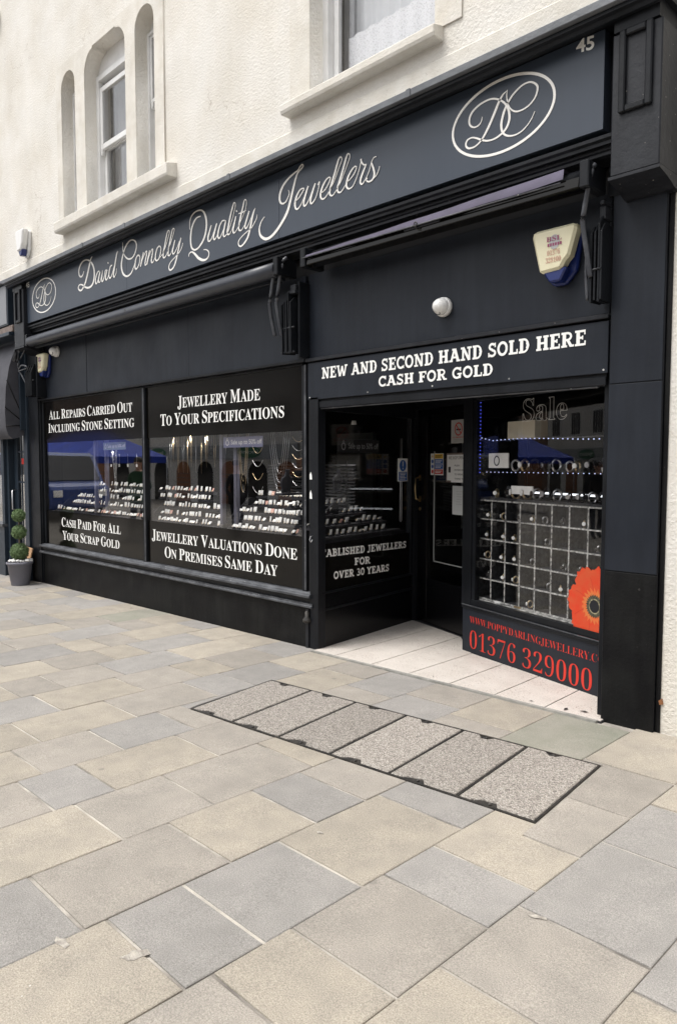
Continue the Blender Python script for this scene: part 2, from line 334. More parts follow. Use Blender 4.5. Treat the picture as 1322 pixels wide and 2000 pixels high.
def text(s, x0, x1, z, h, m, parent, y=0.0, X=None, off=0.0, serif=True, small=None, name='lettering', z1=None, mirror=False, fill=True, bev=0.0):
    """one line of lettering, cap height h, from x0 to x1; z1 = baseline height at x1"""
    V, F = [], []; cur = 0.0
    segs = []
    if small:
        for wd in s.split(' '): segs += [(wd[0], 1.0), (wd[1:], small), None]
        segs.pop()
    else: segs = [(s, 1.0)]
    for sg in segs:
        if sg is None: cur += 0.23; continue
        if not sg[0]: continue
        P, Fs = text_mesh(sg[0], off, serif, fill, bev)
        mn = min(p.x for p in P); mxx = max(p.x for p in P); n = len(V)
        V += [((p.x - mn) * sg[1] + cur, p.y * sg[1], p.z) for p in P]; F += [tuple(i + n for i in f) for f in Fs]
        cur += (mxx - mn) * sg[1] + 0.045
    a = min(p[0] for p in V); b = max(p[0] for p in V); sx = (x1 - x0) / (b - a); sz = h / caph(serif)
    X = X or Matrix.Identity(4); z1 = z if z1 is None else z1; out = []
    for p in V:
        t = (p[0] - a) / (b - a)
        out.append(X @ Vector((x0 + (p[0] - a) * sx, y - p[2] * sz, z + (z1 - z) * t + p[1] * sz)))
    me = bpy.data.meshes.new(name); me.from_pydata(out, [], F); me.materials.append(m)
    o = bpy.data.objects.new(name, me); COL.objects.link(o)
    if parent:
        o.parent = parent
        if parent.type == 'EMPTY' and parent.location.length > 0: unparent_loc(o, parent)
    return o
def spline(pts, n=4):
    out = []; P = pts
    if len(P) < 3: return list(P)
    for i in range(len(P) - 1):
        p0, p1, p2, p3 = P[max(i - 1, 0)], P[i], P[i + 1], P[min(i + 2, len(P) - 1)]
        for k in range(n):
            t = k / n
            out.append(tuple(0.5 * (2 * b + (c - a) * t + (2 * a - 5 * b + 4 * c - d) * t * t + (3 * b - a - 3 * c + d) * t ** 3) for a, b, c, d in zip(p0, p1, p2, p3)))
    out.append(tuple(P[-1])); return out
def ribbon(mb, pts, y, th=0.005, closed=False, sm=True):
    """flat brush stroke in the plane y, pts = (x, z, width), th = thickness of the cut letter"""
    P = spline(pts) if sm else pts
    n = len(P); Lf, Rt = [], []
    for i, (x, z, wd) in enumerate(P):
        if closed: a, b = P[(i - 1) % n], P[(i + 1) % n]
        else: a, b = P[max(i - 1, 0)], P[min(i + 1, n - 1)]
        dx, dz = b[0] - a[0], b[1] - a[1]; l = math.hypot(dx, dz) or 1; nx, nz = -dz / l * wd / 2, dx / l * wd / 2
        Lf.append((x + nx, z + nz)); Rt.append((x - nx, z - nz))
    def ring(pl, yy): return [mb.v((a, yy, b)) for a, b in pl]
    A, B = ring(Lf, y), ring(Rt, y); A2, B2 = ring(Lf, y + th), ring(Rt, y + th)
    rg = range(n if closed else n - 1)
    for i in rg:
        j = (i + 1) % n
        for q in ([A[i], A[j], B[j], B[i]], [A[i], A2[i], A2[j], A[j]], [B[i], B[j], B2[j], B2[i]]):
            try: mb.b.faces.new(q)
            except ValueError: pass
    if not closed:
        for i in (0, n - 1):
            try: mb.b.faces.new([A[i], B[i], B2[i], A2[i]])
            except ValueError: pass
# slab alphabet: strokes in a box one cap height tall: (points, width)
def arc(cx, cz, rx_, rz_, a0, a1, n=10): return [(cx + rx_ * math.cos(R(a0 + (a1 - a0) * i / n)), cz + rz_ * math.sin(R(a0 + (a1 - a0) * i / n))) for i in range(n + 1)]
T_, H_ = 0.225, 0.145
def ln(*p, w=T_): return (list(p), w)
def sf(x, top=False, a=0.17, b=0.17): zz = 1 - H_ / 2 if top else H_ / 2; return ([(x - a, zz), (x + b, zz)], H_)
SLAB = {
 'A': (0.92, [ln((0.17, 0.03), (0.44, 0.97), w=.17), ln((0.48, 0.97), (0.75, 0.03)), ln((0.26, 0.33), (0.66, 0.33), w=H_), sf(.15, 0, .15, .15), sf(.77, 0, .15, .15), ([(.26, 1 - H_ / 2), (.5, 1 - H_ / 2)], H_)]),
 'B': (0.76, [ln((.22, 0), (.22, 1)), ([(.02, .0625), (.42, .0625)] + arc(.40, .28, .24, .218, -90, 90), .15), ([(.02, .9375), (.38, .9375)] + arc(.37, .735, .22, .2025, 90, -90), .14), ln((.22, .52), (.4, .52), w=H_)]),
 'C': (0.78, [(arc(.43, .5, .32, .43, 48, 312, 16), .17), ln((.7, .66), (.7, 1), w=.1), ln((.7, .02), (.7, .28), w=.07)]),
 'D': (0.82, [ln((.22, 0), (.22, 1)), ([(.02, .0625), (.38, .0625)] + arc(.38, .5, .31, .4375, -90, 90, 14) + [(.02, .9375)], .14), ln((.62, .28), (.68, .5), (.62, .72), w=.2)]),
 'E': (0.74, [ln((.22, 0), (.22, 1)), ln((.02, .0625), (.7, .0625), w=H_), ln((.02, .9375), (.68, .9375), w=H_), ln((.22, .51), (.5, .51), w=H_), ln((.66, 0), (.66, .3), w=.09), ln((.64, .7), (.64, 1), w=.09), ln((.5, .38), (.5, .64), w=.08)]),
 'F': (0.70, [ln((.22, 0), (.22, 1)), sf(.22, 0, .2, .2), ln((.02, .9375), (.66, .9375), w=H_), ln((.22, .5), (.48, .5), w=H_), ln((.63, .7), (.63, 1), w=.09), ln((.49, .37), (.49, .63), w=.08)]),
 'G': (0.84, [(arc(.43, .5, .32, .43, 48, 330, 16), .17), ln((.7, .66), (.7, 1), w=.1), ln((.66, .02), (.66, .42), w=.17), ln((.46, .41), (.82, .41), w=H_)]),
 'H': (0.90, [ln((.22, 0), (.22, 1)), ln((.68, 0), (.68, 1)), ln((.2, .5), (.7, .5), w=H_), sf(.22, 0, .19, .17), sf(.22, 1, .19, .17), sf(.68, 0, .17, .19), sf(.68, 1, .17, .19)]),
 'I': (0.44, [ln((.22, 0), (.22, 1)), sf(.22, 0, .19, .19), sf(.22, 1, .19, .19)]),
 'J': (0.60, [([(.38, 1)] + [(.38, .26)] + arc(.2, .2, .18, .19, 0, -150, 8), .17), sf(.38, 1, .2, .19)]),
 'L': (0.70, [ln((.22, 0), (.22, 1)), sf(.22, 1, .19, .19), ln((.02, .0625), (.66, .0625), w=H_), ln((.63, 0), (.63, .34), w=.09)]),
 'N': (0.92, [ln((.2, 0), (.2, 1), w=.14), ln((.2, .98), (.7, .02), w=.2), ln((.72, 0), (.72, 1), w=.14), sf(.2, 0, .18, .17), sf(.14, 1, .12, .1), sf(.72, 1, .17, .18)]),
 'O': (0.82, [(arc(.41, .5, .31, .43, 0, 360, 22), .18)]),
 'R': (0.86, [ln((.22, 0), (.22, 1)), sf(.22, 0, .2, .18), ([(.02, .9375), (.42, .9375)] + arc(.42, .71, .23, .2275, 90, -90) + [(.22, .4825)], .14), ln((.44, .48), (.66, .05), w=.19), sf(.72, 0, .1, .13)]),
 'S': (0.68, [(arc(.33, .735, .2, .2, 35, 270, 10) + arc(.33, .27, .23, .205, 88, -145, 10)[0:], .16), ln((.56, .68), (.56, 1), w=.09), ln((.08, 0), (.08, .32), w=.09)]),
 'T': (0.76, [ln((.38, 0), (.38, 1)), sf(.38, 0, .2, .2), ln((.02, .9375), (.74, .9375), w=H_), ln((.065, .68), (.065, 1), w=.09), ln((.695, .68), (.695, 1), w=.09)]),
 'V': (0.88, [ln((.17, .97), (.42, .03)), ln((.46, .03), (.71, .97), w=.16), sf(.16, 1, .15, .16), sf(.72, 1, .16, .15)]),
 'W': (1.22, [ln((.17, .97), (.36, .03), w=.19), ln((.4, .03), (.61, .9), w=.15), ln((.61, .9), (.8, .03), w=.19), ln((.84, .03), (1.05, .97), w=.15), sf(.16, 1, .15, .16), sf(1.06, 1, .16, .15)]),
 'Y': (0.86, [ln((.16, .97), (.43, .45)), ln((.43, .45), (.7, .97), w=.16), ln((.43, 0), (.43, .48)), sf(.43, 0, .19, .19), sf(.16, 1, .15, .16), sf(.7, 1, .16, .15)]),
 '3': (0.66, [(arc(.31, .73, .2, .2, 150, -90, 10), .14), (arc(.31, .28, .24, .22, 90, -150, 10), .16)]),
 '0': (0.72, [(arc(.36, .5, .25, .43, 0, 360, 20), .17)]),
}
def slab(s, x0, x1, z0, z1, h, m, parent, y, X=None):
    mb = MB(X); cur = 0.0; st = []
    for ch in s:
        if ch == ' ': cur += 0.38; continue
        wd, g = SLAB[ch]
        for pts, lw in g: st.append(([(cur + a, b) for a, b in pts], lw))
        cur += wd + 0.035
    cur -= 0.05; sx = (x1 - x0) / cur
    for k, (pts, lw) in enumerate(st):
        q = [(x0 + a * sx, z0 + (z1 - z0) * a / cur + b * h, lw * (sx + h) / 2) for a, b in pts]
        if len(pts) == 2 and abs(pts[0][0] - pts[1][0]) < 1e-6: q = [(a, b, lw * sx) for a, b, _ in q]
        if len(pts) == 2 and abs(pts[0][1] - pts[1][1]) < 1e-6: q = [(a, b, lw * h) for a, b, _ in q]
        ribbon(mb, q, y - 0.0002 * (k % 7), 0.001, sm=False)
    return mb.build('lettering', m, parent)
# ================================================================ ground and paving
def gz(x, y):
    z = 0.0135 * (max(min(x, 6), -15) + 4.9)
    if y < -5: z -= 0.06 * min(-5 - y, 9)
    return z
def sheet(name, x0, x1, y0, y1, nx, ny, dz, m, kind='structure'):
    mb = MB(); g = [[mb.v((x0 + (x1 - x0) * i / nx, y0 + (y1 - y0) * j / ny, 0)) for i in range(nx + 1)] for j in range(ny + 1)]
    for r_ in g:
        for v_ in r_: v_.co.z = gz(v_.co.x, v_.co.y) + dz
    for j in range(ny):
        for i in range(nx): mb.b.faces.new([g[j][i], g[j][i + 1], g[j + 1][i + 1], g[j + 1][i]])
    return tag(mb.build(name, m), kind=kind)
ground = sheet('ground', -120, 120, -120, 60, 120, 90, -0.06, M['asphalt'])
street = sheet('street', -60, 40, -19.9, -5.95, 100, 28, -0.004, M['asphalt'])
pave = sheet('pavement', -20, 6, -6.0, 0.35, 26, 12, -0.0065, M['mortar'])
FA, FB, FC, FD = (-3.77, -1.56), (-1.52, -1.39), (-1.60, -0.65), (-3.90, -0.82)   # the row of covers
def near_y(x): return FA[1] + (x - FA[0]) * (FB[1] - FA[1]) / (FB[0] - FA[0]) - 0.006
def far_y(x): return FD[1] + (x - FD[0]) * (FC[1] - FD[1]) / (FC[0] - FD[0]) + 0.006
def offset_poly(P, d):
    n = len(P); out = []; ar = sum(P[i][0] * P[(i + 1) % n][1] - P[(i + 1) % n][0] * P[i][1] for i in range(n)); sg = 1 if ar > 0 else -1
    for i in range(n):
        a, b, c = Vector(P[i - 1]), Vector(P[i]), Vector(P[(i + 1) % n]); e1 = (b - a).normalized(); e2 = (c - b).normalized()
        n1 = Vector((-e1.y, e1.x)) * sg; n2 = Vector((-e2.y, e2.x)) * sg; bi = n1 + n2
        if bi.length < 1e-4: out.append(tuple(b + n1 * d)); continue
        bi.normalize(); out.append(tuple(b + bi * (d / max(0.4, bi.dot(n1)))))
    return out
def stone_into(mb, P, lift=0.0, tilt=(0, 0), mi=0):
    cx = sum(p[0] for p in P) / len(P); cy = sum(p[1] for p in P) / len(P)
    top = offset_poly(P, 0.0035)
    def zz(p, e): return gz(*p) + lift + tilt[0] * (p[0] - cx) + tilt[1] * (p[1] - cy) + e
    A = [mb.v((p[0], p[1], zz(p, 0))) for p in top]; B = [mb.v((p[0], p[1], zz(p, -0.0028))) for p in P]; C = [mb.v((p[0], p[1], zz(p, -0.02))) for p in P]
    ar = sum(P[i][0] * P[(i + 1) % len(P)][1] - P[(i + 1) % len(P)][0] * P[i][1] for i in range(len(P)))
    fs = [mb.b.faces.new(A)]
    n = len(P)
    for i in range(n):
        j = (i + 1) % n
        fs.append(mb.b.faces.new([B[i], B[j], A[j], A[i]])); fs.append(mb.b.faces.new([C[i], C[j], B[j], B[i]]))
    for f in fs: f.material_index = mi
bx = [-0.82, -1.26, -1.70, -2.155, -2.59, -3.03, -3.45, -3.87, -4.31, -4.75, -5.19, -5.62, -6.07, -6.51, -6.95, -7.41, -7.85, -8.30, -8.75]
bx = [0.94, 0.50, 0.06, -0.38] + bx + [-8.75 - 0.445 * k for k in range(1, 14)]
known = {  # course index (from x = -0.82): ys of the joints going away from the shop, and the stone colours
 0: ([-.895, -1.34, -1.935, -2.355], 'TGGBTB'), 1: ([-.62, -1.08, -1.51, -1.82, -2.105, -2.54], 'TBBTGBT'),
 2: ([-1.635, -2.215, -2.645, -2.93], 'MGTGGT'), 3: ([-.54, -1.72, -2.01, -2.44, -3.005], 'TBBGTBG'),
 4: ([-.42, -1.63, -2.205, -2.635], 'BGTBBT'), 5: ([-.54, -1.87, -2.435, -2.72], 'GBBTGB'),
 6: ([-.36, -1.73, -2.165, -2.59], 'BTBGBT'), 7: ([-.52, -.97, -1.28, -1.855, -2.425], 'TGGBTT'),
 8: ([-.35, -.81, -1.11, -1.55, -2.12], 'GBTBTG'), 9: ([-.29, -.87, -1.46, -1.895], 'TTGBB'),
 10: ([-.40, -.99, -1.29, -1.72], 'TGTBT'), 11: ([-.225, -.825, -1.12, -1.40, -1.98], 'GTBTGB'),
 12: ([-.385, -.685, -1.285, -1.70], 'TBGBB'), 13: ([-.6, -1.015, -1.585], 'MBTG'), 14: ([-.305, -.91, -1.195], 'TTGB'),
 15: ([-.515, -.95], 'GBG'), 16: ([-.2, -.65, -1.10], 'TGBT'), 17: ([-.255, -.8], 'GTT')}
MATS = {'T': M['tan'], 'B': M['beige'], 'G': M['grey'], 'M': M['mossy']}
rs = random.Random(11)
rest = MB(); n_st = 0
def front_of_walls(x):   # where paving stops against the shop
    return -0.10 if -4.3 < x < -1.9 else -0.012
for ci in range(len(bx) - 1):
    k = ci - 4; x1, x0 = bx[ci], bx[ci + 1]
    ys, cs = known.get(k, ([], ''))
    ys = list(ys); cs = list(cs)
    y = ys[-1] if ys else -0.25 - rs.random() * 0.3
    if not ys: ys = [y]; cs = [rs.choice('TBG')]
    while y > -5.6:
        y -= rs.choice((0.3, 0.42, 0.5, 0.56, 0.62)); ys.append(y)
    while len(cs) < len(ys) + 1: cs.append(rs.choice('TBGBT' if not cs or cs[-1] != 'T' else 'BGB'))
    edge = [0.30 if x0 > -1.5 or x1 < -9.9 else front_of_walls((x0 + x1) / 2)] + ys
    if x0 > -1.5: edge[0] = -0.012
    gx, gy = 0.0020, 0.0062
    for j in range(len(edge) - 1):
        ya, yb = edge[j] - (gy if j else 0), edge[j + 1] + gy
        xa, xb = x0 + gx, x1 - gx
        polys = [[(xa, yb), (xb, yb), (xb, ya), (xa, ya)]]
        if xa > -4.0 and xb < -1.2 and ya > -1.56 and yb < -0.65 + 0.02 or (k == 6 and j >= 1 and ya > -1.6) :
            inx = lambda x: FD[0] <= x <= FC[0] + 0.08
            if k == 1:    # the L-shaped stones round the end of the covers
                ex = lambda yy: FC[0] + (yy - FC[1]) / (FB[1] - FC[1]) * (FB[0] - FC[0]) + 0.008
                if yb > near_y(-1.55): polys = [[(max(xa, ex(yb)), yb), (xb, yb), (xb, ya), (max(xa, ex(ya)), ya)]] if ya < far_y(-1.6) else [[(ex(yb), yb), (xb, yb), (xb, ya), (xa, ya), (xa, far_y(-1.65)), (ex(far_y(-1.6)), far_y(-1.6))]]
                else: polys = [[(xa, yb), (xb, yb), (xb, ya), (ex(ya), ya), (ex(near_y(-1.53)), near_y(-1.53)), (xa, near_y(xa))]]
            elif k in (2, 3, 4, 5, 6):
                polys = []
                if ya > far_y(xa) + 0.03: 
                    if k == 6: polys.append([(xa, max(yb, far_y(xa))), (xb, max(yb, far_y(xb))), (xb, ya), (xa, ya)])
                    else: polys.append([(xa, max(yb, far_y(xa))), (xb, max(yb, far_y(xb))), (xb, ya), (xa, ya)])
                if yb < near_y(xb) - 0.03:
                    lx = xa
                    polys.append([(lx, yb), (xb, yb), (xb, min(ya, near_y(xb))), (lx, min(ya, near_y(lx)))])
        for q, P in enumerate(polys):
            P = [(a + rs.uniform(-.0015, .0015), b + rs.uniform(-.002, .002)) for a, b in P]
            col = cs[j + q] if k in (2, 3, 4, 5, 6) and q == 1 else cs[j]
            if k in (2, 3, 4, 5, 6) and j and ya < near_y(xb) + 0.1 and len(polys) == 1: col = cs[min(j + 1, len(cs) - 1)]
            cx = sum(p[0] for p in P) / len(P); cy = sum(p[1] for p in P) / len(P)
            seen = Vector((cx, cy + 4, -1.5)); dd = seen.dot(fw); vis = dd > 0 and abs(seen.dot(rx) / dd) < 0.62 and seen.dot(dn) / dd < 0.80 and cx > -12
            tl = (rs.uniform(-.004, .004), rs.uniform(-.003, .003)); lf = rs.uniform(-.0008, .0008)
            if vis and n_st < 298:
                mb = MB(); stone_into(mb, P, lf, tl); mb.build('paving_stone', MATS[col], pave); n_st += 1
            else: stone_into(rest, P, lf, tl, 'TBGM'.index(col))
tag(rest.build('far_paving_stones', [MATS[c] for c in 'TBGM'], pave), kind='stuff')
# thin strip of stone left of the covers
mb = MB(); stone_into(mb, [(-3.866, -1.575), (-3.785, -1.560), (-3.912 + 0.03, -0.99), (-3.866, -0.99)]); mb.build('paving_stone', M['grey'], pave)

# broken corners of two slabs
CH = mat('broken_mortar', (0.55, 0.51, 0.45), 0.95, (0.30, 0.27, 0.24), 40, 0.8, 200)
for (cx, cy, r1, r2, a0) in ((-2.14, -3.085, .035, .014, .1), (-1.925, -2.955, .040, .022, 1.2), (-2.08, -2.06, .014, .008, .3), (-1.18, -1.95, .03, .010, .4)):
    mb = MB(); P = []
    for i in range(11):
        a = i * .571; q = 1 + .25 * math.sin(i * 2.7); P.append((cx + (r1 * math.cos(a) * math.cos(a0) - r2 * math.sin(a) * math.sin(a0)) * q, cy + (r1 * math.cos(a) * math.sin(a0) + r2 * math.sin(a) * math.cos(a0)) * q))
    mb.face([(a, b, gz(a, b) + .0022) for a, b in P]); mb.build('mortar_patch', CH, pave)
# ---------------------------------------------------------------- row of cellar covers
cov = empty('cellar_cover', 'row of six pebble-filled cellar covers set in dark metal frames in the pavement', 'cellar cover')
def fp(u, v):   # u along the long side 0..1, v near 0 .. far 1
    a = Vector(FA).lerp(Vector(FB), u); b = Vector(FD).lerp(Vector(FC), u); p = a.lerp(b, v); return (p.x, p.y, gz(p.x, p.y))
def quadbox(mb, u0, u1, v0, v1, z0, z1):
    P = [fp(u0, v0), fp(u1, v0), fp(u1, v1), fp(u0, v1)]
    mb.hexa([(p[0], p[1], p[2] + z0) for p in P] + [(p[0], p[1], p[2] + z1) for p in P])
mb = MB(); quadbox(mb, 0.0, 1.0, 0.0, 1.0, -0.02, -0.004); mb.build('tray', M['iron'], cov)
for v0, v1 in ((0, 0.016), (0.984, 1)):
    mb = MB(); quadbox(mb, 0, 1, v0, v1, -0.02, 0.002); mb.build('frame_rail', M['iron'], cov)
for u0, u1 in ((0, 0.004), (0.996, 1)):
    mb = MB(); quadbox(mb, u0, u1, 0.023, 0.977, -0.02, 0.002); mb.build('frame_rail', M['iron'], cov)
for i in range(6):
    a, b = i / 6 + 0.0045, (i + 1) / 6 - 0.0045
    P = [(a, .020), (a + .022, .020), (a + .045, .065), (a + .072, .078), (a + .084, .020), (b, .020), (b, .980), (a + .080, .980), (a + .072, .935), (a + .056, .928), (a + .042, .980), (a, .980)]
    P = [(u + rs.uniform(-.001, .001), v + rs.uniform(-.004, .004)) for u, v in P]
    W3 = [fp(u, v) for u, v in P]
    mb = MB(); top = offset_poly([(p[0], p[1]) for p in W3], 0.003); dz = rs.uniform(-.0005, .0015)
    A = [mb.v((p[0], p[1], gz(*p) + 0.003 + dz)) for p in top]; B = [mb.v((p[0], p[1], p[2] - 0.001 + dz)) for p in W3]; C = [mb.v((p[0], p[1], p[2] - 0.02)) for p in W3]
    mb.b.faces.new(A)
    for q in range(len(A)):
        r_ = (q + 1) % len(A); mb.b.faces.new([B[q], B[r_], A[r_], A[q]]); mb.b.faces.new([C[q], C[r_], B[r_], B[q]])
    pn = mb.build('cover_panel', M['pebble'], cov)
    if i:
        mb = MB(); quadbox(mb, i / 6 - .0022, i / 6 + .0022, 0.025, 0.975, -0.02, 0.001); mb.build('divider', M['iron'], cov)
    for (u, v) in ((a + .062, .040), (a + .062, .960)):
        p = fp(u, v); mb = MB(); mb.lathe([(0.012, 0), (0.012, 0.006), (0.007, 0.007), (0.0065, 0.003), (0, 0.003)], (p[0], p[1], p[2] - 0.004), 10); mb.build('lifting_socket', M['iron'], cov)

# ---------------------------------------------------------------- entrance floor
floor = tag(empty('entrance_floor'), kind='structure')
mb = MB(); mb.prism([(-4.30, -0.075), (-1.88, -0.075), (-1.88, .42), (-3.3, .85), (-3.9, 1.25), (-4.5, 1.5)], -0.05, 0.0, 'z')
for v_ in mb.b.verts: v_.co.z = gz(v_.co.x, v_.co.y) + (0.006 if v_.co.z > -0.01 else -0.05)
mb.build('floor_bed', M['ink'], floor)
gl = [-4.50, -4.045, -3.66, -3.30, -2.945, -2.59, -2.235, -1.88]
def yback(x):
    if x < -3.72: return 1.40 + (x + 4.42) * -0.37
    return 0.80 - (x + 3.6) * 0.30 if x > -3.45 else 1.12
for a, b in zip(gl, gl[1:]):
    sh = 0.07
    x0, x1 = a + .004, b - .004; shf = lambda x: .07 if x < -3.5 else .02
    y0 = -0.072; lim = lambda x: -4.28 - 0.14 * 0
    P = [(max(x0, -4.285), y0), (x1, y0), (x1 - shf(x1), yback(x1)), (max(x0 - shf(x0), -4.49), yback(max(x0, -4.4)))]
    mb = MB(); A = [mb.v((p[0], p[1], gz(*p) + 0.010)) for p in P]; B = [mb.v((p[0], p[1], gz(*p))) for p in P]
    mb.b.faces.new(A)
    for q in range(4): mb.b.faces.new([B[q], B[(q + 1) % 4], A[(q + 1) % 4], A[q]])
    mb.build('floor_tile', M['terrazzo'], floor)
mb = MB(); mb.box(-4.29, -1.90, -0.098, -0.074, -0.05, 0.0)
for v_ in mb.b.verts: v_.co.z = gz(v_.co.x, v_.co.y) + (0.011 if v_.co.z > -0.01 else -0.05)
mb.build('threshold_strip', mat('threshold_concrete', (0.36, 0.35, 0.32), 0.8, (0.22, 0.22, 0.2), 14, 0.5, 70), floor)

# ================================================================ the rendered building
bld = empty('rendered_building', 'cream rendered building with arched and sash windows above the black jewellery shopfront', 'building')
def arch_pts(x0, x1, z0, zs, zt, n=10, side=0):
    """opening outline: straight to zs, then round to zt"""
    c = (x0 + x1) / 2; r_ = (x1 - x0) / 2
    return [(x0, z0), (x1, z0)] + [(c + r_ * math.cos(a), zs + (zt - zs) * math.sin(a)) for a in [math.pi * i / n for i in range(n + 1)]]
def shoulder_pts(x0, x1, z0, zs, zt):
    q = 0.20; P = [(x0, z0), (x1, z0)]
    P += [(x1 - q + q * math.cos(a), zs + (zt - 0.02 - zs) * math.sin(a)) for a in [math.pi / 2 * i / 6 for i in range(7)]]
    P += [(x1 - q, zt), (x0 + q, zt)]
    P += [(x0 + q - q * math.sin(a), zs + (zt - 0.02 - zs) * math.cos(a)) for a in [math.pi / 2 * i / 6 for i in range(7)]]
    return P
holesA = [arch_pts(-8.76, -8.40, 4.42, 5.90, 6.08), shoulder_pts(-8.16, -7.235, 4.42, 5.88, 6.12), arch_pts(-7.03, -6.66, 4.42, 5.90, 6.08)]
holeB = [(-4.39, 4.37), (-3.165, 4.37), (-3.165, 6.2), (-4.39, 6.2)]
hole_up = [[(-11.6, 7.62), (-10.75, 7.62), (-10.75, 9.2), (-11.6, 9.2)]]
def plate(name, outer, holes, y0, y1, m, parent):
    c = bpy.data.curves.new('c', 'CURVE'); c.dimensions = '2D'; c.fill_mode = 'BOTH'; c.extrude = (y1 - y0) / 2
    for P in [outer] + holes:
        s = c.splines.new('POLY'); s.points.add(len(P) - 1); s.use_cyclic_u = True
        for i, (a, b) in enumerate(P): s.points[i].co = (a, b, 0, 1)
    o = bpy.data.objects.new('c', c); COL.objects.link(o); bpy.context.view_layer.update()
    me = bpy.data.meshes.new_from_object(o.evaluated_get(bpy.context.evaluated_depsgraph_get())); bpy.data.objects.remove(o)
    ym = (y0 + y1) / 2
    for v_ in me.vertices: a, b, t = v_.co; v_.co = (a, ym - t, b)
    me.name = name; me.materials.clear(); me.materials.append(m)
    ob = bpy.data.objects.new(name, me); COL.objects.link(ob); ob.parent = parent; return ob
plate('wall', [(-16, 3.75), (-1.60, 3.75), (-1.60, -0.6), (6, -0.6), (6, 9.6), (-16, 9.6)], holesA + [holeB] + hole_up, 0.0, 0.30, M['render'], bld)
plate('window_surround', [(-8.89, 4.395), (-6.49, 4.395), (-6.49, 6.20), (-8.89, 6.20)], holesA, -0.016, -0.001, M['render_smooth'], bld)
plate('window_surround', [(-4.62, 4.355), (-2.95, 4.355), (-2.95, 6.4), (-4.62, 6.4)], [holeB], -0.012, -0.001, M['render_smooth'], bld)
mb = MB(); mb.prism([(0.0, 3.86), (0.0, 4.165), (-0.018, 4.15), (-0.022, 3.86)], -16, 1.2, 'x'); mb.build('wall_band', M['render_smooth'], bld)
for nm, x0, x1, z0, z1, yf in (('window_sill', -8.82, -6.30, 4.255, 4.39, -.115), ('window_sill', -4.64, -3.10, 4.265, 4.355, -.105), ('window_sill', -11.75, -10.6, 7.50, 7.60, -.12), ('window_sill', -13.2, -11.13, 4.26, 4.36, -.12)):
    mb = MB(); mb.prism([(0.01, z0), (yf + .01, z0), (yf, z0 + .025), (yf, z1 - .015), (0.01, z1 + .015)], x0, x1, 'x'); mb.build(nm, M['render_smooth'], bld, bevel=0.006)
mb = MB(); mb.box(-16, -1.6, 0.9, 1.0, 3.9, 9.5); mb.box(-1.6, 6, 0.9, 1.0, 0, 9.5); mb.build('inner_wall', M['void'], bld)
mb = MB(); mb.box(-16, 6, 0.29, 5.2, 9.6, 9.75); mb.build('roof', M['lead'], bld)
def wavy(mb, x0, x1, y, z0, z1, n=24, amp=0.02, fr=9, X=None):
    cols = []
    for i in range(n + 1):
        t = i / n; x = x0 + (x1 - x0) * t; yy = y + amp * math.sin(t * fr * 6.283) + amp * .4 * math.sin(t * fr * 13.1)
        cols.append((mb.v((x, yy, z0)), mb.v((x, yy, z1))))
    for a, b in zip(cols, cols[1:]):
        f = mb.b.faces.new([a[0], b[0], b[1], a[1]]); f.smooth = True
def sash_window(x0, x1, z0, z1, zm, y, parent, open_top=True, curtain='grey', t=.062, f=.055):
    """white plastic sliding sash seen from outside; (x0..x1, z0..z1) = outer frame"""
    wn = empty('window'); wn.parent = parent
    mb = MB()
    mb.box(x0, x0 + t, y, y + .12, z0, z1); mb.box(x1 - t, x1, y, y + .12, z0, z1)
    mb.box(x0 + t, x1 - t, y, y + .12, z1 - t, z1); mb.box(x0 + t, x1 - t, y - .02, y + .12, z0, z0 + .06)
    mb.build('frame', M['upvc'], wn, bevel=.003)
    def sash(nm, a, b, c, d, yy):
        mb = MB(); mb.box(a, a + f, yy, yy + .04, c, d); mb.box(b - f, b, yy, yy + .04, c, d); mb.box(a + f, b - f, yy, yy + .04, d - f, d); mb.box(a + f, b - f, yy, yy + .04, c, c + f * 1.1)
        mb.build('sash', M['upvc'], wn, bevel=.003)
        mb = MB(); mb.box(a + f - .003, b - f + .003, yy + .018, yy + .024, c + f, d - f + .003); mb.build('pane', M['glass_up'], wn)
    dt = 0.07 if open_top else 0.0
    sash('upper', x0 + t + .002, x1 - t - .002, zm - .02, z1 - t - dt, y + .015)
    sash('lower', x0 + t + .002, x1 - t - .002, z0 + .062, zm + .03, y + .06)
    for hx in (x0 + t + .012, x1 - t - .042):
        mb = MB(); mb.prism([(hx, zm - .02), (hx + .03, zm - .02), (hx + .03, zm - .05), (hx + .02, zm - .08), (hx + .008, zm - .08), (hx, zm - .05)], y + .016, y + .05); mb.build('sash_horn', M['upvc'], wn)
    mb = MB(); wavy(mb, x0 + .05, x0 + (x1 - x0) * (.42 if curtain == 'grey' else .12), y + .20, z0, z1, 20, .018, 5); mb.build('curtain', M['curtain_g'], wn)
    mb = MB(); wavy(mb, x0 + (x1 - x0) * (.35 if curtain == 'grey' else .10), x1, y + .26, z0, z1, 48, .012, 9); mb.build('net_curtain', M['curtain'], wn)
    return wn
mb = MB(); mb.box(-8.80, -6.62, .155, .20, 5.90, 6.3); mb.build('window_head', M['upvc'], bld)
sash_window(-8.165, -7.20, 4.44, 5.90, 5.10, .125, bld)
sash_window(-7.035, -6.64, 4.44, 5.93, 5.25, .125, bld, open_top=False, t=.035, f=.03)
sash_window(-8.77, -8.385, 4.44, 5.93, 5.25, .125, bld, open_top=False, t=.035, f=.03)
wv = sash_window(-4.395, -3.14, 4.40, 6.25, 5.6, .13, bld, open_top=False, curtain='lace')
mb = MB()   # lace hem with scallops
n = 60; top, bot = [], []
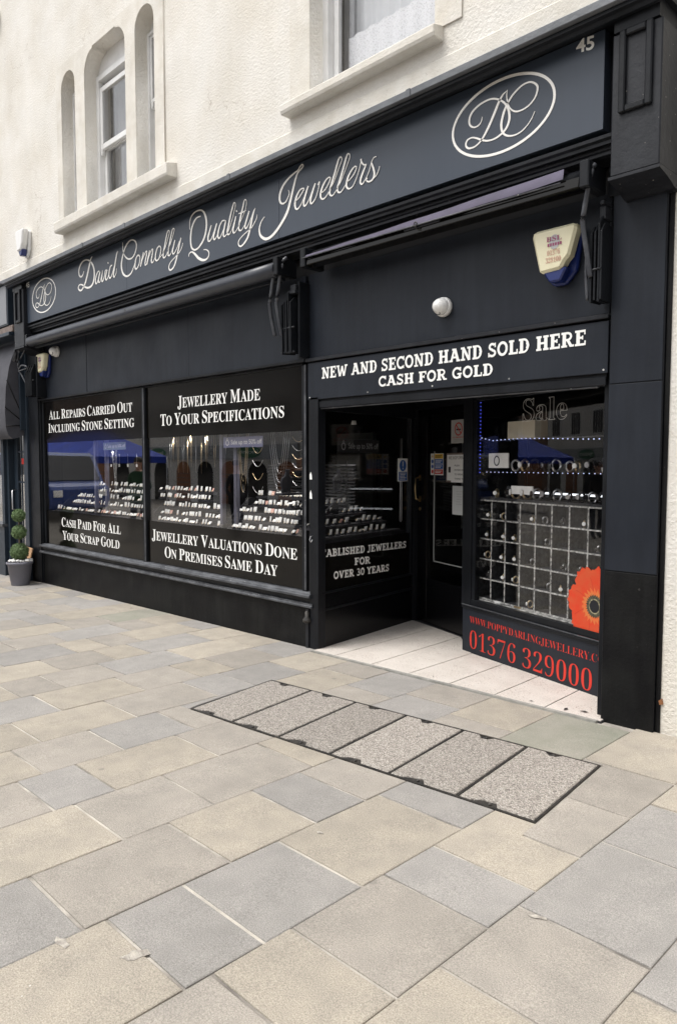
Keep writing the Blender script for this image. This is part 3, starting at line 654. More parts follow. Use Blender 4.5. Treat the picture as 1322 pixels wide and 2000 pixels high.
for i in range(n + 1):
    t = i / n; x = -4.27 + 1.12 * t; y = .30 + .008 * math.sin(t * 50); top.append(mb.v((x, y, 4.86))); bot.append(mb.v((x, y, 4.565 + .028 * abs(math.sin(t * math.pi * 9)))))
for i in range(n): mb.b.faces.new([bot[i], bot[i + 1], top[i + 1], top[i]])
mb.build('lace_hem', M['lace'], wv)
sash_window(-11.6, -10.75, 7.66, 9.2, 8.4, .15, bld)
# ================================================================ the black shopfront
sf_ = empty('shopfront', 'black painted jewellery shopfront with two plate windows and a recessed corner entrance', 'shopfront')
P_ = M['paint']
def bx_(name, x0, x1, y0, y1, z0, z1, m=P_, parent=sf_, bevel=.003):
    mb = MB(); mb.box(x0, x1, y0, y1, z0, z1); return mb.build(name, m, parent, bevel=bevel)
# cornice
mb = MB(); mb.prism([(0.0, 3.86), (-0.345, 3.842), (-0.352, 3.838), (-0.352, 3.797), (-0.335, 3.795), (0.0, 3.795)], -9.86, -1.545, 'x'); cn = mb.build('cornice_flashing', M['lead'], sf_, bevel=.002)
mb = MB(); mb.prism([(0.0, 3.792), (-0.322, 3.792), (-0.322, 3.772), (-0.302, 3.765), (-0.295, 3.746), (-0.272, 3.745), (-0.264, 3.768), (-0.237, 3.772), (-0.225, 3.779), (0.0, 3.779)], -9.85, -1.55, 'x'); mb.build('cornice_moulding', P_, sf_)
for xx in (-7.6, -6.697, -4.99, -3.1):
    bx_('flashing_joint', xx - .018, xx + .018, -.356, -.3525, 3.792, 3.842, M['lead'])
# fascia backing and lower mouldings
bx_('fascia_backing', -9.60, -1.82, -.12, .0, 3.19, 3.778)
mb = MB(); mb.prism([(0.0, 3.188), (-.19, 3.188), (-.19, 3.205), (-.205, 3.215), (-.205, 3.232), (-.18, 3.245), (-.13, 3.255), (-.125, 3.27), (-.121, 3.27), (-.121, 3.19), (0, 3.19)][:6] + [(-.18, 3.245), (-.122, 3.262), (-.122, 3.19), (0, 3.189)], -9.44, -1.83, 'x'); mb.build('frieze_moulding', P_, sf_)
mb = MB(); mb.prism([(-.0, 3.187), (-.16, 3.187), (-.16, 3.172), (-.148, 3.165), (-.148, 3.150), (-.13, 3.145), (-.0, 3.145)], -9.44, -1.83, 'x'); mb.build('frieze_moulding', M['paint_worn'], sf_)
# awning box void above the boards
bx_('awning_recess', -9.44, -1.91, .032, .06, 2.96, 3.145, M['void'])
bx_('fascia_core', -9.66, -1.61, .065, .09, 2.9, 3.76, M['void'])
# boards over the windows, each its own sheet
for a, b, dy in ((-9.60, -8.293, 0), (-8.288, -6.149, .003), (-6.144, -4.46, .0), (-4.418, -1.925, .0)):
    bx_('board_panel', a, b, .004 + dy, .03 + dy, 2.345, 3.0, M['board'], bevel=.002)
bx_('board_ledge', -9.72, -4.44, -.03, .03, 2.318, 2.342, P_)
bx_('board_ledge', -4.425, -1.915, -.035, .03, 2.312, 2.338, M['paint_worn'])
# pilasters
def pilaster(xa, xb, zb):
    p = bx_('pilaster', xa, xb, -.028, .30, zb - .03, 2.985, M['paint_low'] if False else P_, bevel=.004)
    return p
pr = pilaster(-1.905, -1.606, .04)
mb = MB(); mb.box(-1.903, -1.606, -.034, -.0285, .03, .903); mb.build('lower_plate', M['paint_low'], pr, bevel=.002)
mb = MB(); mb.box(-1.900, -1.609, -.036, -.0285, .909, 1.942); mb.build('middle_plate', M['board'], pr, bevel=.002)
mb = MB(); mb.box(-1.898, -1.611, -.033, -.0285, 1.948, 2.96); mb.build('upper_plate', M['board'], pr, bevel=.002)
mb = MB(); mb.tube([(-1.70, -.0345, 1.02 - .20), (-1.70, -.037, 1.02 - .20)], .006, 8); mb.build('screw', M['iron'], pr)
bx_('pilaster_edge_strip', -1.604, -1.580, -.012, .02, .03, 2.97, M['paint_low'])
pl = pilaster(-9.93, -9.625, -.07)
bx_('left_jamb', -9.622, -9.60, -.01, .25, -.07, 2.33)
def capital(xa, xb, fa, fb):
    c = bx_('capital', xa, xb, -.25, .02, 2.985, 3.69, M['paint_worn'], bevel=.006)
    mb = MB(); mb.box(xa + .012, xb - .012, -.262, .02, 3.692, 3.79); mb.build('capital_cap', P_, c)
    mb = MB()
    f = .034
    for q in ((fa, fa + f, 3.285, 3.74 - .05), (fb - f, fb, 3.285, 3.74 - .05)): mb.box(q[0], q[1], -.272, -.2505, q[2], q[3])
    mb.box(fa + f, fb - f, -.272, -.2505, 3.285, 3.285 + f); mb.box(fa + f, fb - f, -.272, -.2505, 3.69 - f, 3.69)
    mb.build('panel_moulding', P_, c, bevel=.006)
    mb = MB(); mb.prism([(-.258, 2.983), (.02, 2.983), (.02, 2.91), (-.06, 2.915), (-.10, 2.93), (-.17, 2.95), (-.225, 2.96), (-.258, 2.967)], xa - .006, xb + .006, 'x'); mb.build('corbel', M['paint_worn'], c)
capital(-1.820, -1.566, -1.778, -1.609); capital(-9.76, -9.452, -9.69, -9.51)
# wall boards either side of the capitals
bx_('cheek_board', -9.95, -9.42, -.03, -.005, 2.95, 3.69, P_); bx_('cheek_board', -1.935, -1.606, -.03, -.005, 2.97, 3.69, P_)
# stallriser and sills of the big windows
mb = MB(); n = 8
mb.hexa([(-9.62, 0.0, -.2), (-4.41, 0.0, -.1), (-4.41, .06, -.1), (-9.62, .06, -.2), (-9.62, 0.0, .333), (-4.41, 0, .333), (-4.41, .06, .333), (-9.62, .06, .333)]); mb.build('stallriser', M['paint_low'], sf_)
mb = MB(); mb.prism([(.06, .334), (-.03, .334), (-.042, .342), (-.042, .352), (-.03, .360), (-.03, .372), (.06, .374)], -9.66, -4.35, 'x'); mb.build('lower_sill', M['edge'], sf_)
mb = MB(); mb.prism([(.06, .375), (-.012, .375), (-.018, .412), (-.012, .414), (.06, .414)], -9.655, -4.36, 'x'); mb.build('sill_band', P_, sf_)
mb = MB(); mb.prism([(.09, .415), (-.03, .415), (-.046, .422), (-.046, .438), (-.036, .447), (-.02, .449), (-.008, .462), (.09, .466)], -9.655, -4.37, 'x'); sl_ = mb.build('window_sill', M['edge'], sf_)
bx_('window_head', -9.60, -4.50, .01, .10, 2.300, 2.317)
def post(name, x0, x1, y0, y1, z0, z1, m=P_): return bx_(name, x0, x1, y0, y1, z0, z1, m)
post('window_post', -9.598, -9.552, .012, .09, .464, 2.30)
post('mullion', -7.055, -6.985, .006, .09, .464, 2.30); bx_('mullion_edge', -7.016, -6.996, -.002, .006, .464, 2.30, M['edge'])
post('window_post', -4.505, -4.445, .0, .09, .464, 2.30); bx_('post_edge', -4.470, -4.450, -.006, .0, .47, 2.30, M['edge'])
post('corner_post', -4.385, -4.285, -.022, .06, -.02, 2.03, P_)
post('corner_post_back', -4.444, -4.386, .02, .06, -.02, 2.31, M['void'])
bx_('drain_pipe', -4.43, -4.395, -.03, .01, -.02, .33, M['paint_worn'])
mb = MB(); mb.lathe([(0.02, 0), (.036, .012), (.036, .03), (.018, .05), (.018, .09), (.0, .1)], (-4.405, -.035, .215), 12); mb.build('bracket_knob', M['iron'], sf_)
mb = MB(); mb.tube([(-4.345, -.03, .93), (-4.345, -.045, .925), (-4.352, -.055, .90), (-4.345, -.045, .878), (-4.338, -.035, .90)], .004, 6); mb.build('hook', M['steel'], sf_)
for zc, hh in ((1.41, .03), (1.26, .035)):
    mb = MB(); mb.prism([(-4.383, zc - hh), (-4.355, zc - hh), (-4.358, zc), (-4.370, zc + hh), (-4.383, zc + hh * .3)], -.0235, -.0225); mb.build('paint_chip', M['white'], sf_)
# header over the entrance
bx_('entrance_beam', -4.385, -1.93, .0, .12, 1.99, 2.31, P_)
bx_('beam_edge', -4.30, -1.93, -.012, -.0005, 1.945, 1.995, P_)
bx_('beam_edge_worn', -4.28, -1.98, -.004, .02, 1.935, 1.944, M['edge'])
bx_('right_jamb', -1.952, -1.908, .02, .16, .03, 1.99, P_)
mb = MB(); mb.prism([(-4.6, .12), (-1.6, .12), (-1.6, .8), (-3.2, 1.3), (-4.6, 1.8)], 2.085, 2.11, 'z'); mb.build('entrance_ceiling', M['void'], sf_)
# big panes with their black vinyl bands and lettering
def big_pane(x0, x1):
    mb = MB(); mb.box(x0, x1, .032, .038, .458, 2.303); g = mb.build('window_pane', M['glass'], sf_)
    for nm, a, b in (('upper_film', 1.775, 2.302), ('lower_film', .459, .905)):
        mb = MB(); mb.box(x0 + .002, x1 - .002, .028, .0315, a, b); mb.build(nm, M['film'], g)
    return g
g1 = big_pane(-9.555, -7.054); g2 = big_pane(-6.987, -4.503)
W_ = M['white']; Yt = .0272
text('ALL REPAIRS CARRIED OUT', -9.41, -7.285, 2.070, .115, W_, g1, Yt, small=.82)
text('INCLUDING STONE SETTING', -9.44, -7.245, 1.903, .115, W_, g1, Yt, small=.82)
text('CASH PAID FOR ALL', -9.11, -7.585, .715, .112, W_, g1, Yt, small=.82)
text('YOUR SCRAP GOLD', -9.09, -7.62, .548, .112, W_, g1, Yt, small=.82)
text('JEWELLERY MADE', -6.385, -5.075, 2.058, .117, W_, g2, Yt, small=.82)
text('TO YOUR SPECIFICATIONS', -6.71, -4.755, 1.894, .115, W_, g2, Yt, small=.82)
text('JEWELLERY VALUATIONS DONE', -6.915, -4.595, .706, .112, W_, g2, Yt, small=.82)
text('ON PREMISES SAME DAY', -6.665, -4.85, .541, .112, W_, g2, Yt, small=.82)

# ---- return window left of the entrance (plane runs inwards)
XL = frame_of((-4.28, 0.0), (-4.479, 1.421))
def lb(name, u0, u1, y0, y1, z0, z1, m=P_, parent=sf_, X=XL, bevel=.002):
    mb = MB(X); mb.box(u0, u1, y0, y1, z0, z1); return mb.build(name, m, parent, bevel=bevel)
# XL: local y points INTO the display (to -x)?  sign handled by frame_of: n = left of A->B
lb('return_stallriser', .03, 1.40, .004, .05, -.03, .315, M['gloss'])
lb('return_rail', .03, 1.40, -.006, .05, .316, .335); lb('return_panel', .03, 1.40, .002, .05, .336, .455, M['gloss'])
lb('return_bead', .03, 1.38, -.008, .04, .456, .472)
lb('return_head', .0, 1.42, .0, .06, 1.93, 2.085)
lb('return_post', 1.345, 1.375, -.004, .05, .472, 1.93); lb('return_post', 1.385, 1.42, -.02, .05, -.03, 1.93)
mb = MB(XL); mb.box(.015, 1.345, .012, .018, .472, 1.93); gL = mb.build('return_pane', M['glass_side'], sf_)
mb = MB(XL); mb.box(.02, 1.34, .008, .0115, .473, .86); mb.build('lower_film', M['film'], gL)
slab('TABLISHED JEWELLERS', .01, 1.281, .755, .722, .062, M['white'], gL, .0065, XL)
slab('FOR', .465, .698, .645, .635, .062, M['white'], gL, .0065, XL)
slab('OVER 30 YEARS', .178, .993, .560, .536, .062, M['white'], gL, .0065, XL)

# ---- door wall
XD = frame_of((-4.479, 1.421), (-3.724, 1.142))
lb('door_frame', -.02, .03, -.02, .08, -.02, 2.06, X=XD); lb('door_head', .03, 1.0, -.02, .08, 2.01, 2.085, X=XD); lb('door_frame', .93, .98, -.02, .08, -.02, 2.06, X=XD)
door = lb('door', .035, .20, .0, .05, .03, 2.005, M['gloss'], X=XD)
lb('door_stile', .82, .925, .0, .05, .03, 2.005, M['gloss'], door, XD)
lb('kick_panel', .20, .82, .002, .05, .03, .44, M['gloss'], door, XD); lb('top_rail', .20, .82, .0, .05, 1.955, 2.005, M['gloss'], door, XD)
mb = MB(XD); mb.box(.20, .82, .02, .026, .44, 1.955); mb.build('door_pane', M['glass_side'], door)
mb = MB(XD); mb.box(.300, .308, .012, .0195, .62, 1.62); mb.box(.309, .80, .012, .0195, .612, .620); mb.build('pale_strips', mat('pale_strip_grey', (.30, .31, .31), .5), door)  # thin pale grey upright and level strip just in front of the door pane
mb = MB(XD); mb.tube([(.075, -.002, 1.165), (.075, -.045, 1.18), (.075, -.052, 1.275), (.075, -.045, 1.37), (.075, -.002, 1.385)], .009, 8)
mb.build('handle', M['brass'], door)
for za in (1.15, 1.35):
    mb = MB(XD); mb.box(.06, .092, -.004, -.0005, za, za + .055); mb.build('handle_plate', M['brass'], door)
mb = MB(XD); mb.lathe([(.017, -.006), (.017, -.0005)], (.078, 0, 1.085), 14, 'y'); mb.build('lock', M['brass'], door)

# ---- angled window right of the entrance
XR = frame_of((-3.425, .752), (-2.103, .336))
lb('angled_stallriser', -.02, 1.62, .0, .05, -.02, .375, M['board'], X=XR); lb('angled_sill', -.02, 1.62, -.012, .05, .376, .398, X=XR)
lb('sill_line', -.02, 1.62, -.014, -.002, .399, .405, M['edge'], X=XR); lb('angled_sill_board', .0, 1.62, .0, .05, .405, .450, X=XR)
lb('angled_corner_post', -.03, .085, -.006, .06, .4, 2.085, X=XR); lb('angled_bead', .086, .125, .004, .05, .45, 1.985, X=XR); lb('angled_head', .085, 1.62, .0, .06, 1.985, 2.085, X=XR)
lb('door_side_wall', -.03, .0, .06, .62, -.02, 2.085, X=XR)
mb = MB(XR); mb.box(.125, 1.62, .012, .018, .45, 1.985); gR = mb.build('angled_pane', M['glass_angled'], sf_)
text('WWW.POPPYDARLINGJEWELLERY.CO', .076, 1.432, .266, .053, M['red'], sf_, -.0015, XR, off=-.016, z1=.262, name='web_address_lettering')
text('01376 329000', .078, 1.338, .066, .140, M['red'], sf_, -.0015, XR, off=-.020, z1=.062, name='telephone_lettering')
text('Sale', .622, 1.052, 1.805, .150, M['white'], gR, .022, XR, z1=1.80, fill=False, bev=.008)
# poppy sticker, flat vinyl on the glass
pc = Vector((1.335, .61)); random.seed(3)
pop = MB(XR); pts = []
nP = 7
def prad(t): return .188 + .040 * abs(math.sin(t * nP / 2 + .4)) ** .55 + .006 * math.sin(t * 31) + .004 * math.sin(t * 53)
ring0 = [pop.v((pc.x + prad(2 * math.pi * i / 140) * math.cos(2 * math.pi * i / 140), .0095, pc.y + prad(2 * math.pi * i / 140) * 1.14 * math.sin(2 * math.pi * i / 140))) for i in range(140)]
pop.b.faces.new(ring0); poppy = pop.build('poppy_sticker', M['poppyred'])
tag(poppy, 'big orange-red poppy sticker at the lower right of the angled window', 'sticker')
pm = M['poppyred'].copy(); t = pm.node_tree; N = t.nodes; L = t.links
pp = N['Principled BSDF']; tcp = N.new('ShaderNodeTexCoord'); wv_ = N.new('ShaderNodeTexWave'); wv_.wave_type = 'RINGS'; wv_.inputs['Scale'].default_value = 9; wv_.inputs['Distortion'].default_value = 14; wv_.inputs['Detail'].default_value = 3
L.new(tcp.outputs['Object'], wv_.inputs['Vector']); mxp = N.new('ShaderNodeMix'); mxp.data_type = 'RGBA'; mrp = N.new('ShaderNodeMapRange'); mrp.inputs[4].default_value = .5; L.new(wv_.outputs['Fac'], mrp.inputs[0]); L.new(mrp.outputs[0], mxp.inputs[0])
mxp.inputs[6].default_value = (.86, .07, .02, 1); mxp.inputs[7].default_value = (.80, .17, .06, 1); L.new(mxp.outputs[2], pp.inputs['Base Color'])
mb = MB(XR); ribbon(mb, [(pc.x + .016 * math.cos(a), pc.y + .016 * math.sin(a), .016) for a in [0, 1]], .0088, .0001, sm=False)
mb.b.free()
mb = MB(XR); vs = [mb.v((pc.x + (.085 + .030 * (i % 3) / 2 + .008 * math.sin(i * 2.3)) * math.cos(2 * math.pi * i / 66), .0090, pc.y + (.088 + .032 * (i % 3) / 2) * math.sin(2 * math.pi * i / 66))) for i in range(66)]; mb.b.faces.new(vs); mb.build('petal_base', mat('petal_base_print', (.62, .20, .05), .5, (.75, .12, .03), 30), poppy)
mb = MB(XR); vs = [mb.v((pc.x + (.062 + .012 * (i % 2)) * math.cos(2 * math.pi * i / 56), .0088, pc.y + (.066 + .012 * (i % 2)) * math.sin(2 * math.pi * i / 56))) for i in range(56)]; mb.b.faces.new(vs); mb.build('flower_fringe', M['poppydark'], poppy)
mb = MB(XR); vs = [mb.v((pc.x + .047 * math.cos(2 * math.pi * i / 30), .0082, pc.y + .049 * math.sin(2 * math.pi * i / 30))) for i in range(30)]; mb.b.faces.new(vs); mb.build('flower_ring', mat('pale_fringe', (.45, .40, .25), .6, (.05, .05, .03), 60), poppy)
mb = MB(XR); vs = [mb.v((pc.x + .039 * math.cos(2 * math.pi * i / 30), .0076, pc.y + .041 * math.sin(2 * math.pi * i / 30))) for i in range(30)]; mb.b.faces.new(vs); mb.build('flower_centre', M['velvet'], poppy)
for k in range(nP):   # petal edges
    a = 2 * math.pi * k / nP - .12
    mb = MB(XR); ribbon(mb, [(pc.x + r_ * math.cos(a + (r_ - .09) * 1.2), pc.y + r_ * math.sin(a + (r_ - .09) * 1.2), .004) for r_ in (.095, .13, .16, .182)], .0091, .0001); mb.build('petal_fold', mat('petal_shadow_print', (.55, .03, .01), .5) if k == 0 else bpy.data.materials['petal_shadow_print'], poppy)

# interior shell behind the glass
shell = tag(empty('shop_interior'), kind='structure')
bx_('interior_back_wall', -9.7, .0, 4.6, 4.7, -.1, 3.0, M['void'], shell, 0); bx_('interior_floor', -9.7, 0, .08, 4.6, -.3, -.06, M['void'], shell, 0)
bx_('interior_ceiling', -9.7, 0, .35, 4.6, 2.45, 2.5, M['void'], shell, 0); bx_('display_ceiling', -9.6, -4.5, .10, .4, 2.32, 2.345, M['void'], shell, 0)
bx_('interior_side_wall', -9.75, -9.66, .1, 4.6, -.1, 2.9, M['void'], shell, 0); bx_('interior_side_wall', -.1, 0, .4, 4.6, -.1, 2.9, M['void'], shell, 0)
bx_('interior_upper_wall', -9.7, -4.3, .10, .16, 2.345, 3.0, M['void'], shell, 0)
for q in ((-8.7, -7.9), (-6.2, -5.2)):
    bx_('interior_pale_panel', q[0], q[1], 4.50, 4.58, .6, 2.0, mat('pale_shop_wall', (.30, .33, .33), .8) if q[0] == -8.7 else bpy.data.materials['pale_shop_wall'], shell, 0)

